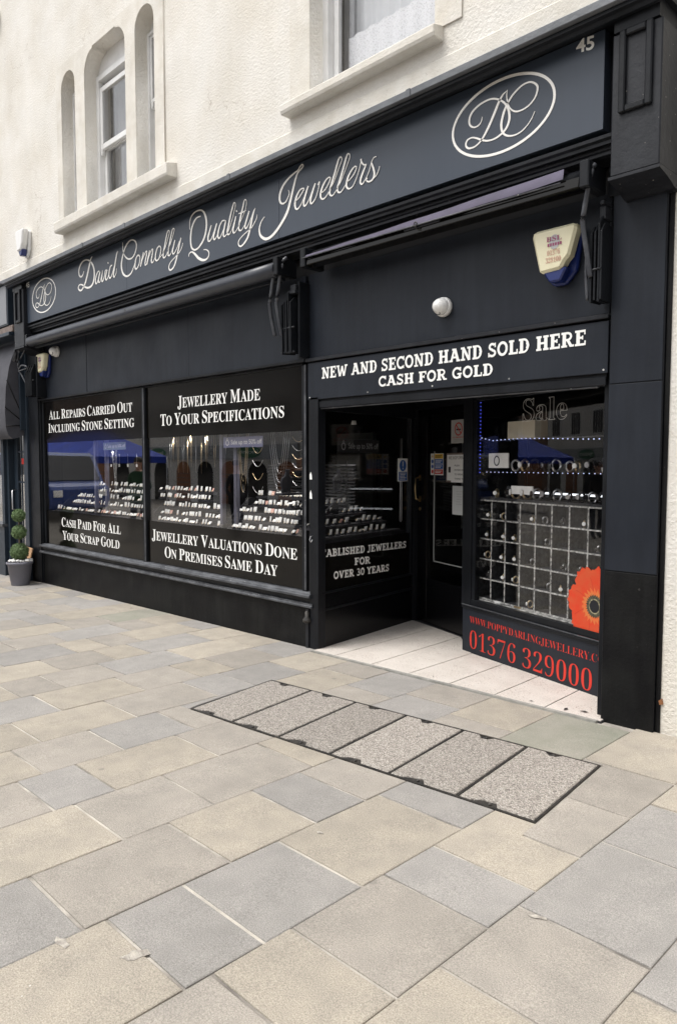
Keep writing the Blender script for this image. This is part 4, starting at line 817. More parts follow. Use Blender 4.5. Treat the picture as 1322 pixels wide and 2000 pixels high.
# ================================================================ main sign
sign = empty('shop_sign', 'long slate blue shop sign with cream script name above the shopfront', 'shop sign')
for a, b in ((-9.568, -6.940), (-6.937, -4.540), (-4.537, -1.888)):
    bx_('sign_panel', a, b, -.20, -.121, 3.267, 3.775, M['sign'], sign, .001)
SCRIPT=[[(-7.676,3.744,0.0117),(-7.705,3.725,0.0176),(-7.733,3.681,0.0294),(-7.782,3.591,0.0326),(-7.841,3.501,0.0299),(-7.888,3.459,0.0241),(-7.947,3.428,0.0212),(-8.003,3.442,0.0214),(-8.018,3.475,0.0184),(-7.985,3.495,0.0152),(-7.921,3.483,0.0181),(-7.855,3.448,0.021),(-7.778,3.428,0.0237),(-7.7,3.437,0.0264),(-7.651,3.478,0.0291),(-7.631,3.544,0.029),(-7.639,3.604,0.0291),(-7.673,3.66,0.0263),(-7.732,3.706,0.0206),(-7.808,3.733,0.0178),(-7.887,3.735,0.018),(-7.956,3.708,0.0212),(-7.995,3.66,0.0244),(-7.997,3.615,0.0244),(-7.969,3.582,0.0213),(-7.928,3.577,0.0181),(-7.893,3.596,0.015),(-7.878,3.623,0.009)],[(-7.517,3.557,0.0143),(-7.548,3.558,0.0144),(-7.589,3.521,0.0202),(-7.61,3.471,0.0232),(-7.596,3.439,0.0174),(-7.562,3.453,0.0144),(-7.53,3.496,0.0143),(-7.511,3.542,0.0114)],[(-7.498,3.549,0.0171),(-7.519,3.514,0.0229),(-7.535,3.478,0.023),(-7.532,3.446,0.0201),(-7.502,3.447,0.0114),(-7.48,3.478,0.0085),(-7.461,3.523,0.0085),(-7.448,3.554,0.0142),(-7.456,3.512,0.0227),(-7.466,3.465,0.0227),(-7.452,3.438,0.017),(-7.422,3.458,0.0141),(-7.396,3.501,0.0141),(-7.382,3.537,0.014),(-7.357,3.544,0.0084)],[(-7.341,3.541,0.0195),(-7.367,3.496,0.0224),(-7.379,3.46,0.0225),(-7.361,3.439,0.0168),(-7.327,3.46,0.0112),(-7.298,3.493,0.0083)],[(-7.313,3.611,0.0222),(-7.322,3.601,0.0223)],[(-7.23,3.567,0.0137),(-7.267,3.559,0.0166),(-7.297,3.512,0.0194),(-7.303,3.466,0.0195),(-7.279,3.442,0.0166),(-7.242,3.464,0.0138),(-7.206,3.515,0.011),(-7.179,3.557,0.0082)],[(-7.101,3.683,0.0108),(-7.127,3.66,0.0217),(-7.162,3.582,0.0245),(-7.188,3.512,0.0246),(-7.206,3.467,0.0219),(-7.195,3.439,0.0164),(-7.163,3.455,0.0109),(-7.142,3.484,0.0082),(-7.137,3.516,0.0054)],[(-7.005,3.752,0.008),(-7.003,3.709,0.0106),(-6.995,3.652,0.0133),(-6.959,3.604,0.0159),(-6.903,3.568,0.0184),(-6.838,3.559,0.0182),(-6.782,3.578,0.0181),(-6.744,3.62,0.0179),(-6.729,3.667,0.0179),(-6.75,3.707,0.0179),(-6.8,3.733,0.0155),(-6.863,3.738,0.0156),(-6.926,3.712,0.0184),(-6.976,3.667,0.0185),(-7.016,3.601,0.024),(-7.038,3.54,0.0268),(-7.03,3.483,0.0268),(-7.003,3.436,0.024),(-6.947,3.404,0.0212),(-6.89,3.401,0.0184),(-6.833,3.423,0.0156),(-6.791,3.466,0.0103),(-6.757,3.505,0.0064)],[(-6.696,3.567,0.0153),(-6.733,3.55,0.0179),(-6.757,3.505,0.0206),(-6.765,3.461,0.0206),(-6.746,3.439,0.018),(-6.713,3.447,0.0153),(-6.675,3.489,0.0153),(-6.665,3.537,0.0127),(-6.693,3.567,0.0127)],[(-6.596,3.571,0.0176),(-6.618,3.523,0.0227),(-6.641,3.478,0.0228),(-6.657,3.445,0.0178)],[(-6.642,3.469,0.0063),(-6.597,3.528,0.01),(-6.551,3.568,0.0125),(-6.532,3.564,0.0149),(-6.544,3.522,0.0199),(-6.567,3.469,0.02),(-6.561,3.441,0.015),(-6.528,3.457,0.0075)],[(-6.478,3.565,0.0173),(-6.499,3.518,0.0223),(-6.521,3.473,0.0224),(-6.534,3.443,0.0174)],[(-6.521,3.464,0.0062),(-6.478,3.527,0.0099),(-6.438,3.565,0.0123),(-6.418,3.561,0.0147),(-6.431,3.513,0.0196),(-6.448,3.472,0.0197),(-6.442,3.443,0.0172),(-6.413,3.448,0.0098),(-6.377,3.481,0.0073)],[(-6.299,3.572,0.0144),(-6.338,3.556,0.0169),(-6.368,3.509,0.0194),(-6.374,3.467,0.0195),(-6.353,3.444,0.017),(-6.312,3.455,0.0145),(-6.281,3.501,0.0144),(-6.273,3.547,0.012),(-6.299,3.572,0.012)],[(-6.289,3.463,0.0072),(-6.243,3.484,0.0083),(-6.204,3.524,0.0095),(-6.158,3.587,0.0094),(-6.124,3.644,0.0093),(-6.12,3.668,0.0117),(-6.145,3.676,0.014),(-6.172,3.633,0.0188),(-6.203,3.554,0.0213),(-6.231,3.491,0.0214),(-6.232,3.452,0.0167),(-6.206,3.447,0.0142),(-6.169,3.47,0.0094),(-6.116,3.536,0.0093),(-6.069,3.602,0.0093),(-6.039,3.65,0.0092),(-6.039,3.671,0.0115),(-6.061,3.676,0.0139),(-6.088,3.631,0.0186),(-6.119,3.553,0.021),(-6.145,3.486,0.0211),(-6.142,3.452,0.0164),(-6.118,3.449,0.014),(-6.089,3.471,0.007),(-6.059,3.515,0.0058)],[(-6.026,3.568,0.0161),(-6.049,3.522,0.0185),(-6.068,3.475,0.0186),(-6.057,3.449,0.0162),(-6.022,3.462,0.0115),(-5.977,3.507,0.008),(-5.951,3.543,0.0068)],[(-5.928,3.568,0.0136),(-5.953,3.519,0.0205),(-5.983,3.45,0.0206),(-6.016,3.38,0.0207),(-6.057,3.329,0.0186),(-6.109,3.311,0.0164),(-6.137,3.327,0.0141),(-6.137,3.357,0.0117),(-6.099,3.388,0.0093),(-6.026,3.416,0.0092),(-5.959,3.445,0.0091),(-5.918,3.478,0.0091),(-5.899,3.516,0.0068)],[(-5.781,3.61,0.0081),(-5.783,3.648,0.0101),(-5.773,3.698,0.0121),(-5.731,3.733,0.0141),(-5.67,3.745,0.0139),(-5.61,3.738,0.0157),(-5.564,3.712,0.0195),(-5.532,3.664,0.0253),(-5.52,3.611,0.0272),(-5.525,3.561,0.0272),(-5.548,3.5,0.0254),(-5.596,3.451,0.0217),(-5.656,3.419,0.0179),(-5.71,3.415,0.0181),(-5.751,3.439,0.0202),(-5.768,3.48,0.0223),(-5.769,3.54,0.0243),(-5.754,3.604,0.0242),(-5.719,3.656,0.0201),(-5.671,3.686,0.0159),(-5.607,3.686,0.0098)],[(-5.803,3.374,0.0082),(-5.797,3.395,0.0102),(-5.772,3.407,0.0122),(-5.738,3.4,0.0162),(-5.698,3.372,0.0241),(-5.651,3.333,0.0279),(-5.592,3.304,0.0257),(-5.539,3.296,0.0196),(-5.5,3.311,0.0136),(-5.486,3.337,0.0136),(-5.499,3.362,0.0117),(-5.531,3.381,0.0098),(-5.568,3.388,0.0059)],[(-5.447,3.572,0.0154),(-5.477,3.521,0.0212),(-5.498,3.478,0.0233),(-5.493,3.448,0.0175),(-5.47,3.443,0.0135),(-5.433,3.471,0.0096),(-5.397,3.525,0.0076),(-5.374,3.563,0.0076)],[(-5.364,3.569,0.017),(-5.39,3.523,0.0209),(-5.413,3.475,0.021),(-5.411,3.445,0.0172),(-5.389,3.443,0.0133),(-5.363,3.464,0.0076),(-5.34,3.498,0.0057)],[(-5.247,3.566,0.0111),(-5.284,3.57,0.0131),(-5.322,3.537,0.0169),(-5.348,3.485,0.0208),(-5.348,3.448,0.017),(-5.326,3.436,0.0132),(-5.293,3.463,0.0094),(-5.26,3.509,0.0075),(-5.24,3.554,0.0074)],[(-5.233,3.563,0.013),(-5.25,3.521,0.0205),(-5.268,3.468,0.0205),(-5.266,3.439,0.0168),(-5.244,3.436,0.0112),(-5.212,3.456,0.0074),(-5.168,3.509,0.0073),(-5.126,3.584,0.0073),(-5.099,3.647,0.0072),(-5.101,3.674,0.009),(-5.12,3.678,0.0127),(-5.14,3.643,0.02),(-5.171,3.58,0.022),(-5.199,3.502,0.0221),(-5.215,3.463,0.0203),(-5.203,3.44,0.0166),(-5.179,3.442,0.0092),(-5.148,3.47,0.0055),(-5.118,3.519,0.0055)],[(-5.091,3.565,0.0145),(-5.113,3.511,0.02),(-5.133,3.463,0.0201),(-5.125,3.437,0.0164),(-5.101,3.439,0.0091),(-5.065,3.465,0.0072),(-5.03,3.506,0.0063),(-4.988,3.551,0.0062),(-4.956,3.598,0.0071),(-4.946,3.644,0.007),(-4.957,3.666,0.0106),(-4.976,3.663,0.0124),(-4.993,3.621,0.0195),(-5.021,3.559,0.0214),(-5.045,3.495,0.0215),(-5.054,3.456,0.0198),(-5.036,3.435,0.0144),(-5.007,3.439,0.0089),(-4.976,3.466,0.0053)],[(-5.076,3.608,0.0234),(-5.083,3.6,0.0235)],[(-5.055,3.578,0.009),(-5.011,3.575,0.0107),(-4.956,3.581,0.0071)],[(-4.914,3.566,0.0158),(-4.943,3.513,0.0194),(-4.969,3.465,0.0195),(-4.967,3.44,0.016),(-4.946,3.439,0.0124),(-4.912,3.472,0.0088),(-4.881,3.512,0.007),(-4.858,3.548,0.0069)],[(-4.833,3.569,0.0069),(-4.852,3.546,0.0173),(-4.877,3.491,0.0209),(-4.903,3.422,0.0228),(-4.933,3.361,0.0212),(-4.98,3.323,0.0178),(-5.029,3.306,0.0144),(-5.059,3.324,0.0126),(-5.058,3.353,0.0108),(-5.025,3.377,0.009),(-4.956,3.403,0.0089),(-4.889,3.423,0.0087),(-4.84,3.459,0.0087),(-4.815,3.487,0.0069),(-4.808,3.512,0.0043)],[(-4.713,3.473,0.006),(-4.751,3.449,0.0101),(-4.778,3.408,0.0142),(-4.781,3.369,0.0183),(-4.759,3.328,0.0243),(-4.701,3.296,0.026),(-4.638,3.299,0.0257),(-4.569,3.33,0.0273),(-4.496,3.383,0.0289),(-4.435,3.445,0.0304),(-4.399,3.52,0.0283),(-4.363,3.608,0.0243),(-4.334,3.675,0.0186),(-4.311,3.706,0.0129),(-4.27,3.725,0.011),(-4.251,3.738,0.011),(-4.265,3.752,0.011),(-4.29,3.741,0.011),(-4.311,3.722,0.0111),(-4.351,3.713,0.013),(-4.416,3.693,0.017),(-4.476,3.66,0.021),(-4.515,3.617,0.025),(-4.527,3.574,0.0251),(-4.519,3.538,0.0193),(-4.489,3.519,0.0153),(-4.453,3.525,0.0133),(-4.423,3.556,0.0095),(-4.411,3.579,0.0076),(-4.422,3.605,0.0047)],[(-4.344,3.498,0.0075),(-4.3,3.517,0.0093),(-4.263,3.545,0.011),(-4.243,3.566,0.011),(-4.26,3.575,0.011),(-4.293,3.568,0.0148),(-4.328,3.532,0.0205),(-4.346,3.484,0.0224),(-4.337,3.446,0.0168),(-4.312,3.438,0.013),(-4.275,3.463,0.0083),(-4.243,3.503,0.0064),(-4.214,3.551,0.0064)],[(-4.195,3.576,0.0163),(-4.218,3.534,0.02),(-4.243,3.481,0.0202),(-4.243,3.445,0.0165),(-4.222,3.443,0.0128),(-4.186,3.474,0.0082),(-4.158,3.518,0.0072),(-4.128,3.565,0.0081)],[(-4.117,3.575,0.0161),(-4.14,3.535,0.0197),(-4.164,3.483,0.0198),(-4.17,3.448,0.0163),(-4.151,3.44,0.0126),(-4.114,3.467,0.0089),(-4.085,3.521,0.008),(-4.069,3.575,0.008),(-4.089,3.555,0.0142)],[(-4.054,3.488,0.0071),(-4.011,3.502,0.0088),(-3.974,3.536,0.0104),(-3.956,3.568,0.0104),(-3.974,3.578,0.0104),(-4.005,3.565,0.014),(-4.038,3.531,0.0193),(-4.059,3.486,0.0212),(-4.054,3.452,0.0159),(-4.027,3.44,0.0123),(-3.995,3.455,0.0087),(-3.96,3.489,0.0069),(-3.914,3.541,0.0069),(-3.87,3.613,0.0068),(-3.839,3.661,0.0067),(-3.844,3.683,0.0101),(-3.863,3.685,0.0119),(-3.883,3.652,0.0187),(-3.914,3.583,0.0206),(-3.946,3.521,0.0207),(-3.963,3.476,0.0191),(-3.956,3.449,0.0156),(-3.932,3.441,0.0103),(-3.899,3.463,0.0069),(-3.844,3.522,0.0068),(-3.793,3.599,0.0067),(-3.759,3.658,0.0066),(-3.764,3.682,0.01),(-3.782,3.686,0.0117),(-3.802,3.65,0.0184),(-3.832,3.582,0.0202),(-3.863,3.52,0.0204),(-3.883,3.476,0.0188),(-3.875,3.45,0.0153),(-3.849,3.443,0.0102),(-3.818,3.463,0.0067),(-3.793,3.488,0.005)],[(-3.788,3.495,0.0067),(-3.748,3.511,0.0083),(-3.709,3.541,0.0099),(-3.692,3.572,0.0098),(-3.709,3.581,0.0099),(-3.738,3.567,0.0132),(-3.773,3.531,0.0183),(-3.791,3.487,0.0201),(-3.787,3.46,0.0167),(-3.763,3.444,0.0117),(-3.728,3.453,0.0083),(-3.694,3.496,0.0066),(-3.667,3.547,0.0065),(-3.65,3.593,0.0081),(-3.646,3.616,0.0114)],[(-3.649,3.615,0.0162),(-3.645,3.595,0.013),(-3.621,3.568,0.0113),(-3.599,3.565,0.008),(-3.609,3.551,0.0129),(-3.63,3.52,0.0178),(-3.65,3.484,0.0179),(-3.655,3.457,0.0163),(-3.64,3.442,0.0114),(-3.621,3.453,0.0081),(-3.592,3.482,0.0064),(-3.564,3.528,0.0064),(-3.55,3.565,0.0064),(-3.529,3.589,0.0063),(-3.505,3.591,0.0063)],[(-3.55,3.563,0.0095),(-3.538,3.535,0.0143),(-3.523,3.49,0.0174),(-3.529,3.458,0.0159),(-3.554,3.442,0.0128),(-3.585,3.445,0.0112),(-3.597,3.463,0.008),(-3.585,3.47,0.0064)],[(-3.554,3.442,0.0064),(-3.512,3.461,0.0063),(-3.486,3.487,0.0063),(-3.473,3.518,0.0039)]]
DC=[[(-2.481,3.666,0.0036),(-2.504,3.655,0.0096),(-2.52,3.639,0.0133),(-2.536,3.617,0.017),(-2.562,3.57,0.0183),(-2.595,3.514,0.0173),(-2.631,3.464,0.0149),(-2.662,3.434,0.0113),(-2.704,3.416,0.0101),(-2.746,3.42,0.0128),(-2.767,3.443,0.0129),(-2.758,3.469,0.0115),(-2.726,3.476,0.0089),(-2.69,3.463,0.0114),(-2.648,3.439,0.0125),(-2.607,3.423,0.0111),(-2.559,3.42,0.011),(-2.513,3.433,0.0133),(-2.48,3.456,0.0156),(-2.461,3.494,0.0167),(-2.461,3.532,0.0167),(-2.473,3.571,0.0143),(-2.499,3.607,0.0132),(-2.536,3.636,0.0121),(-2.577,3.654,0.011),(-2.624,3.658,0.0111),(-2.679,3.648,0.0125),(-2.724,3.624,0.014),(-2.743,3.59,0.014),(-2.738,3.554,0.0127),(-2.709,3.532,0.0101),(-2.677,3.532,0.0088),(-2.657,3.548,0.0063),(-2.649,3.574,0.0037)],[(-2.476,3.67,0.0036),(-2.48,3.636,0.0072),(-2.47,3.589,0.0084),(-2.453,3.556,0.0095),(-2.42,3.53,0.0106),(-2.379,3.524,0.0093),(-2.335,3.533,0.0092),(-2.298,3.558,0.0103),(-2.281,3.589,0.0125),(-2.278,3.619,0.0136),(-2.297,3.644,0.0125),(-2.331,3.662,0.0104),(-2.375,3.661,0.0105),(-2.419,3.642,0.0118),(-2.457,3.612,0.0131),(-2.489,3.568,0.0168),(-2.508,3.52,0.0169),(-2.514,3.478,0.0169),(-2.503,3.438,0.0145),(-2.473,3.411,0.012),(-2.427,3.399,0.0095),(-2.383,3.404,0.0082),(-2.345,3.424,0.007),(-2.315,3.452,0.0058),(-2.292,3.49,0.0034)]]
names = [('David', 0, 7), ('Connolly', 7, 16), ('Quality', 16, 25), ('Jewellers', 25, 99)]
for nm, a, b in names:
    mb = MB()
    for k, st in enumerate(SCRIPT[a:b]): ribbon(mb, [(x, z, wd * 0.84) for x, z, wd in st], -.2030 - .00025 * k, .003)
    mb.build('script_word', M['cream'], sign)
def emblem(cx, cz, ax, az, sh, m, wk):
    """oval ring with the interlaced initials, drawn from the big one"""
    e = MB(); n = 72
    ribbon(e, [(cx + ax * math.cos(2 * math.pi * i / n) + sh * az * math.sin(2 * math.pi * i / n), cz + az * math.sin(2 * math.pi * i / n), .0150 * wk) for i in range(n)], -.203, .003, closed=True, sm=False)
    o = e.build('emblem_oval', M['cream'], sign)
    e = MB()
    for k, st in enumerate(DC): ribbon(e, [(cx + (x - BC[0]) * ax / BR[0], cz + (z - BC[1]) * az / BR[1], wd * wk * .86) for x, z, wd in st], -.2034 - .0006 * k, .003)
    e.build('emblem_initials', M['cream'], sign)
BC, BR = (-2.519, 3.537), (.348, .207)
emblem(BC[0], BC[1], .346, .207, -.0, 0, 1.0)
emblem(-8.945, 3.532, .335, .196, 0, 0, .95)
text('45', -2.05, -1.947, 3.712, .066, M['white'], sign, -.2015, off=.022, serif=False, name='number', z1=3.698)
text('45', -9.475, -9.365, 3.706, .058, M['white'], sign, -.2015, off=.022, serif=False, name='number')
# header sign over the door
hd = empty('header_sign', 'dark header board with white capitals above the recessed entrance', 'sign')
bx_('header_board', -4.404, -1.916, -.022, -.001, 2.012, 2.300, M['board'], hd, .002)
slab('NEW AND SECOND HAND SOLD HERE', -4.240, -2.047, 2.166, 2.180, .086, M['white'], hd, -.0245)
slab('CASH FOR GOLD', -3.643, -2.665, 2.061, 2.064, .073, M['white'], hd, -.0245)
for xx in (-4.38, -3.75, -3.15, -2.55, -1.94):
    mb = MB(); mb.lathe([(.006, -.0245), (.006, -.0225)], (xx, 0, 2.03), 8, 'y'); mb.build('screw', M['dust'], hd)

M['rollp'] = mat('roller_paint', (0.030, 0.034, 0.045), 0.36, (0.042, 0.047, 0.060), 4, 0.1, 30, streak=.1)
M['pipe'] = mat('worn_pipe_paint', (0.03, 0.032, 0.04), 0.35, (0.07, 0.075, 0.085), 12, 0.2, 60)
# ================================================================ awnings, rolled up
def awning(nm, x0, x1, lab, purple):
    t = empty(nm, lab, 'awning')
    mb = MB(); mb.tube([(x0 + .05, -.155, 3.055), (x1 - .05, -.155, 3.055)], .05, 14); mb.build('roller', M['board'] if not purple else P_, t)
    mb = MB(); mb.prism([(-.150, 2.955), (-.115, 2.955), (-.115, 2.985), (-.150, 2.985)] if not purple else [(-.245, 2.985), (-.165, 2.975), (-.165, 3.02), (-.235, 3.045)], x0 + .06, x1 - .06, 'x'); mb.build('front_bar', M['board'] if not purple else M['film'], t, bevel=.004)
    if purple:
        mb = MB(); n = 40; A = []
        for i in range(n + 1):
            f = i / n; x = x0 + .02 + (x1 - x0 - .17) * f; sag = .010 * math.sin(f * 3.1) + .003 * math.sin(f * 23)
            hgt = .006 + .036 * f +.010 * (1 - abs(f - .86) * 1.2) ; A.append((mb.v((x, -.252 - sag * .4, 3.045 - sag)), mb.v((x, -.242, 3.052 + hgt - sag * .5)), mb.v((x, -.15, 3.10))))
        for a, b in zip(A, A[1:]):
            for k in (0, 1): f = mb.b.faces.new([a[k], b[k], b[k + 1], a[k + 1]]); f.smooth = True
        mb.build('canvas_edge', M['purple'], t)
        mb = MB(); mb.tube([(x0 + .03, -.256, 3.038), (x1 - .16, -.258, 3.028)], .0045, 6); mb.build('canvas_hem', M['white'] if False else M['edge'], t)
    else:
        mb = MB(); mb.tube([(x0 + .05 + (x1 - x0 - .1) * i / 12, -.205, 3.030) for i in range(13)], .060, 20); mb.build('roller_cover', M['rollp'], t)
    for xa, xb in ((x0, x0 + .055), (x1 - .055, x1)):
        mb = MB(); mb.box(xa, xb, -.255, -.05, 2.975, 3.115); mb.build('end_bracket', P_, t, bevel=.006)
    xm = -6.85 if not purple else -3.09
    mb = MB(); mb.box(xm - .13, xm + .16, -.247, -.236, 3.018, 3.05); mb.build('gear_plate', M['paint_worn'], t, bevel=.002)
    mb = MB(); mb.tube([(xm + .012 * math.cos(a) - .02, -.262, 3.038 + .014 * math.sin(a)) for a in [k * .63 for k in range(11)]], .004, 6, cap=False); mb.tube([(xm - .02, -.26, 3.024), (xm - .02, -.245, 3.01), (xm + .01, -.245, 3.0)], .0035, 6); mb.build('crank_eye', M['iron'], t)
    return t
aw1 = awning('awning', -9.42, -4.50, 'rolled dark awning with round cover above the two large display windows', False)
aw2 = awning('awning', -4.235, -1.935, 'rolled lilac grey awning above the entrance', True)
def pipe(t, pts, r=.0145, m=None, nm='arm_tube'):
    mb = MB(); mb.tube(spline([(a, b, c) for a, b, c in pts], 5), r, 8); return mb.build(nm, m or M['pipe'], t)
def folded_arm(t, x, sgn, tubes, plates):
    for dx in tubes:
        pipe(t, [(x + dx + .10, -.17, 3.115), (x + dx + .075, -.20, 3.06), (x + dx + .02, -.20, 2.83), (x + dx, -.195, 2.77), (x + dx + .005, -.17, 2.62), (x + dx + .012, -.15, 2.53)])
    for k in range(plates):
        xx = x + .10 + k * .026; z0 = 2.372 + .008 * (k % 3); z1 = 2.80 + (.07 if k == plates - 2 else .03 * ((k * 7) % 3 - 1) * .4)
        mb = MB(); mb.prism([(-.16 + .01 * (k % 2), z0), (-.02, z0 + .01), (-.02, z1), (-.12, z1 + .015), (-.165, z1 - .03)], xx, xx + .013, 'x'); mb.build('arm_link', P_, t, bevel=.002)
    mb = MB(); mb.tube([(x + .07, -.15, 2.575), (x + .12 + plates * .026, -.15, 2.575)], .008, 8); mb.build('pivot_rod', M['paint_worn'], t)
    mb = MB(); mb.tube([(x + .08, -.14, 2.39), (x + .11 + plates * .026, -.14, 2.385)], .008, 8); mb.build('pivot_rod', M['paint_worn'], t)
    mb = MB(); mb.box(x + .11 + plates * .026, x + .13 + plates * .026, -.11, .004, 2.345, 2.93); mb.build('wall_bracket', P_, t, bevel=.004)
    mb = MB(); mb.box(x + .06 + plates * .02, x + .125 + plates * .026, -.15, -.10, 2.835, 2.862); mb.box(x + .085 + plates * .02, x + .12 + plates * .026, -.14, -.11, 2.863, 2.905); mb.build('bracket_head', M['paint_worn'], t, bevel=.003)
folded_arm(aw1, -4.665, 1, (0, .085), 5)
folded_arm(aw2, -2.015, 1, (0,), 3) if False else None
# right arm set of the entrance awning
pipe(aw2, [(-1.935, -.19, 3.10), (-1.945, -.21, 3.05), (-1.985, -.20, 2.86), (-1.995, -.19, 2.80), (-1.975, -.165, 2.62), (-1.965, -.15, 2.52)])
pipe(aw2, [(-1.985, -.16, 2.66), (-1.99, -.15, 2.52), (-1.985, -.14, 2.40)], .009)
for k, (xx, z1) in enumerate(((-1.972, 2.79), (-1.950, 2.80), (-1.928, 2.84), (-1.915, 2.80))):
    mb = MB(); mb.prism([(-.15, 2.385 + .01 * (k % 2)), (-.03, 2.39), (-.03, z1), (-.11, z1 + .01), (-.15, z1 - .04)], xx, xx + .012, 'x'); mb.build('arm_link', P_, aw2, bevel=.002)
mb = MB(); mb.box(-1.94, -1.906, -.11, -.03, 2.83, 2.90); mb.box(-1.93, -1.908, -.13, -.03, 2.905, 2.925); mb.build('bracket_head', M['paint_worn'], aw2, bevel=.003)
mb = MB(); mb.tube([(-2.0, -.15, 2.555), (-1.905, -.15, 2.56)], .007, 8); mb.build('pivot_rod', M['paint_worn'], aw2)
# left arm set of the long awning
pipe(aw1, [(-9.42, -.20, 3.075), (-9.60, -.22, 3.085), (-9.68, -.22, 3.03), (-9.76, -.21, 2.80), (-9.775, -.20, 2.73), (-9.70, -.17, 2.60), (-9.60, -.13, 2.42)], .012)
pipe(aw1, [(-9.60, -.17, 2.99), (-9.72, -.19, 2.87), (-9.85, -.20, 2.84)], .01); pipe(aw1, [(-9.775, -.20, 2.72), (-9.62, -.22, 2.76), (-9.50, -.20, 2.72), (-9.78, -.2, 2.70)], .009)
pipe(aw1, [(-9.85, -.22, 2.83), (-9.80, -.23, 2.98), (-9.86, -.23, 2.84)], .016)
for k in range(6):
    xx = -9.66 + k * .036; mb = MB(); mb.prism([(-.17, 2.36 + .012 * (k % 2)), (-.03, 2.37), (-.03, 2.72 + .03 * (k % 3)), (-.13, 2.74 + .03 * (k % 2)), (-.17, 2.66)], xx, xx + .014, 'x'); mb.build('arm_link', P_, aw1, bevel=.002)
mb = MB(); mb.box(-9.44, -9.41, -.12, .004, 2.345, 2.86); mb.build('wall_bracket', P_, aw1, bevel=.004)
mb = MB(); mb.tube([(-9.68, -.15, 2.56), (-9.43, -.15, 2.565)], .008, 8); mb.build('pivot_rod', M['paint_worn'], aw1)

# ================================================================ alarm boxes, cameras
def alarm(lab, x, z, s, logo=True, m=None, y=.004, w=1.0, mb_=None):
    t = empty('alarm_box', lab, 'alarm box')
    def pr(P, y0, y1, nm, mm, bev=.01):
        mb = MB(); mb.prism([(x + a * s * w, z + b * s) for a, b in P], y + y1, y + y0); return mb.build(nm, mm, t, bevel=bev * s * 2)
    pr([(-.115, -.165), (-.045, -.262), (.045, -.262), (.118, -.165), (.150, .12), (.140, .145), (-.140, .145), (-.150, .12)], 0, -.022 * s * 2.2, 'back_box', mb_ or M['navy'], .006)
    pr([(-.098, -.175), (.050, -.165), (.078, -.110), (.108, -.075), (.158, .135), (.142, .160), (-.142, .160), (-.160, .135)], -.023 * s * 2.2, -.070 * s * 2.2, 'cover', m or M['alarm'], .010)
    pr([(-.080, -.165), (-.035, -.250), (.040, -.250), (.085, -.150), (.05, -.150), (.03, -.160)], -.023 * s * 2.2, -.062 * s * 2.2, 'lens', M['navy'], .006)
    if logo:
        yy = y - .0715 * s * 2.2
        mb = MB(); mb.b.faces.new([mb.v((x + s * .045 * math.cos(k * .314) + .01 * s, yy, z + s * (.047 + .055 * math.sin(k * .314)))) for k in range(20)]); mb.build('round_mark', mat('logo_grey', (.42, .42, .42), .5), t)
        mb = MB(); 
        for k in range(6): mb.box(x + s * (-.048 + .021 * k), x + s * (-.034 + .021 * k), yy - .0012, yy - .0006, z + s * .018, z + s * .040)
        mb.build('logo_bars', mat('logo_plum', (.28, .05, .13), .5), t)
        text('BSL', x - .058 * s, x + .072 * s, z + .055 * s, .036 * s, bpy.data.materials['logo_plum'], t, yy - .0018)
        pk = mat('print_rose', (.50, .25, .20), .5)
        text('01376', x - .05 * s, x + .056 * s, z - .050 * s, .038 * s, pk, t, yy - .0008, serif=True, off=-.01); text('328100', x - .062 * s, x + .066 * s, z - .105 * s, .038 * s, pk, t, yy - .0008, serif=True, off=-.01)
    return t
alarm('cream and blue wedge alarm box on the board above the entrance, near the right pilaster', -2.215, 2.735, .74, w=1.22)
alarm('small cream alarm box with blue base beside the left window corner', -9.35, 2.78, .70, True, w=1.1)
alarm('white alarm box high on the cream wall above the left end of the sign', -9.86, 4.40, .80, False, M['cam'], 0.0, mb_=M['cam'])
def dome(lab, x, z, r_, look):
    t = empty('security_camera', lab, 'camera')
    mb = MB(); mb.lathe([(r_ * 1.02, .003), (r_ * 1.05, -.012), (r_, -.03), (r_ * .93, -.034), (0, -.034)], (x, 0, z), 24, 'y'); mb.build('base_ring', M['cam'], t)
    mb = MB(); mb.lathe([(r_ * .92, -.033), (r_ * .90, -.045), (r_ * .8, -.065), (r_ * .6, -.085), (r_ * .3, -.098), (0, -.102)], (x, 0, z), 24, 'y'); mb.build('dome', M['cam'], t)
    d = Vector(look).normalized(); c = Vector((x, -.035, z)) + d * (r_ * .78)
    mb = MB(Matrix.Translation(c) @ d.to_track_quat('Z', 'Y').to_matrix().to_4x4()); mb.lathe([(r_ * .42, -.03), (r_ * .42, .004), (r_ * .34, .006), (r_ * .30, -.004), (0, -.002)], (0, 0, 0), 18); mb.build('eye', M['lens'], t)
dome('white dome camera left of the large alarm box above the entrance', -3.07, 2.545, .062, (-.25, -.8, -.9))
dome('white dome camera with black lens beside the small alarm box', -9.06, 2.895, .066, (.30, -.9, -.40))

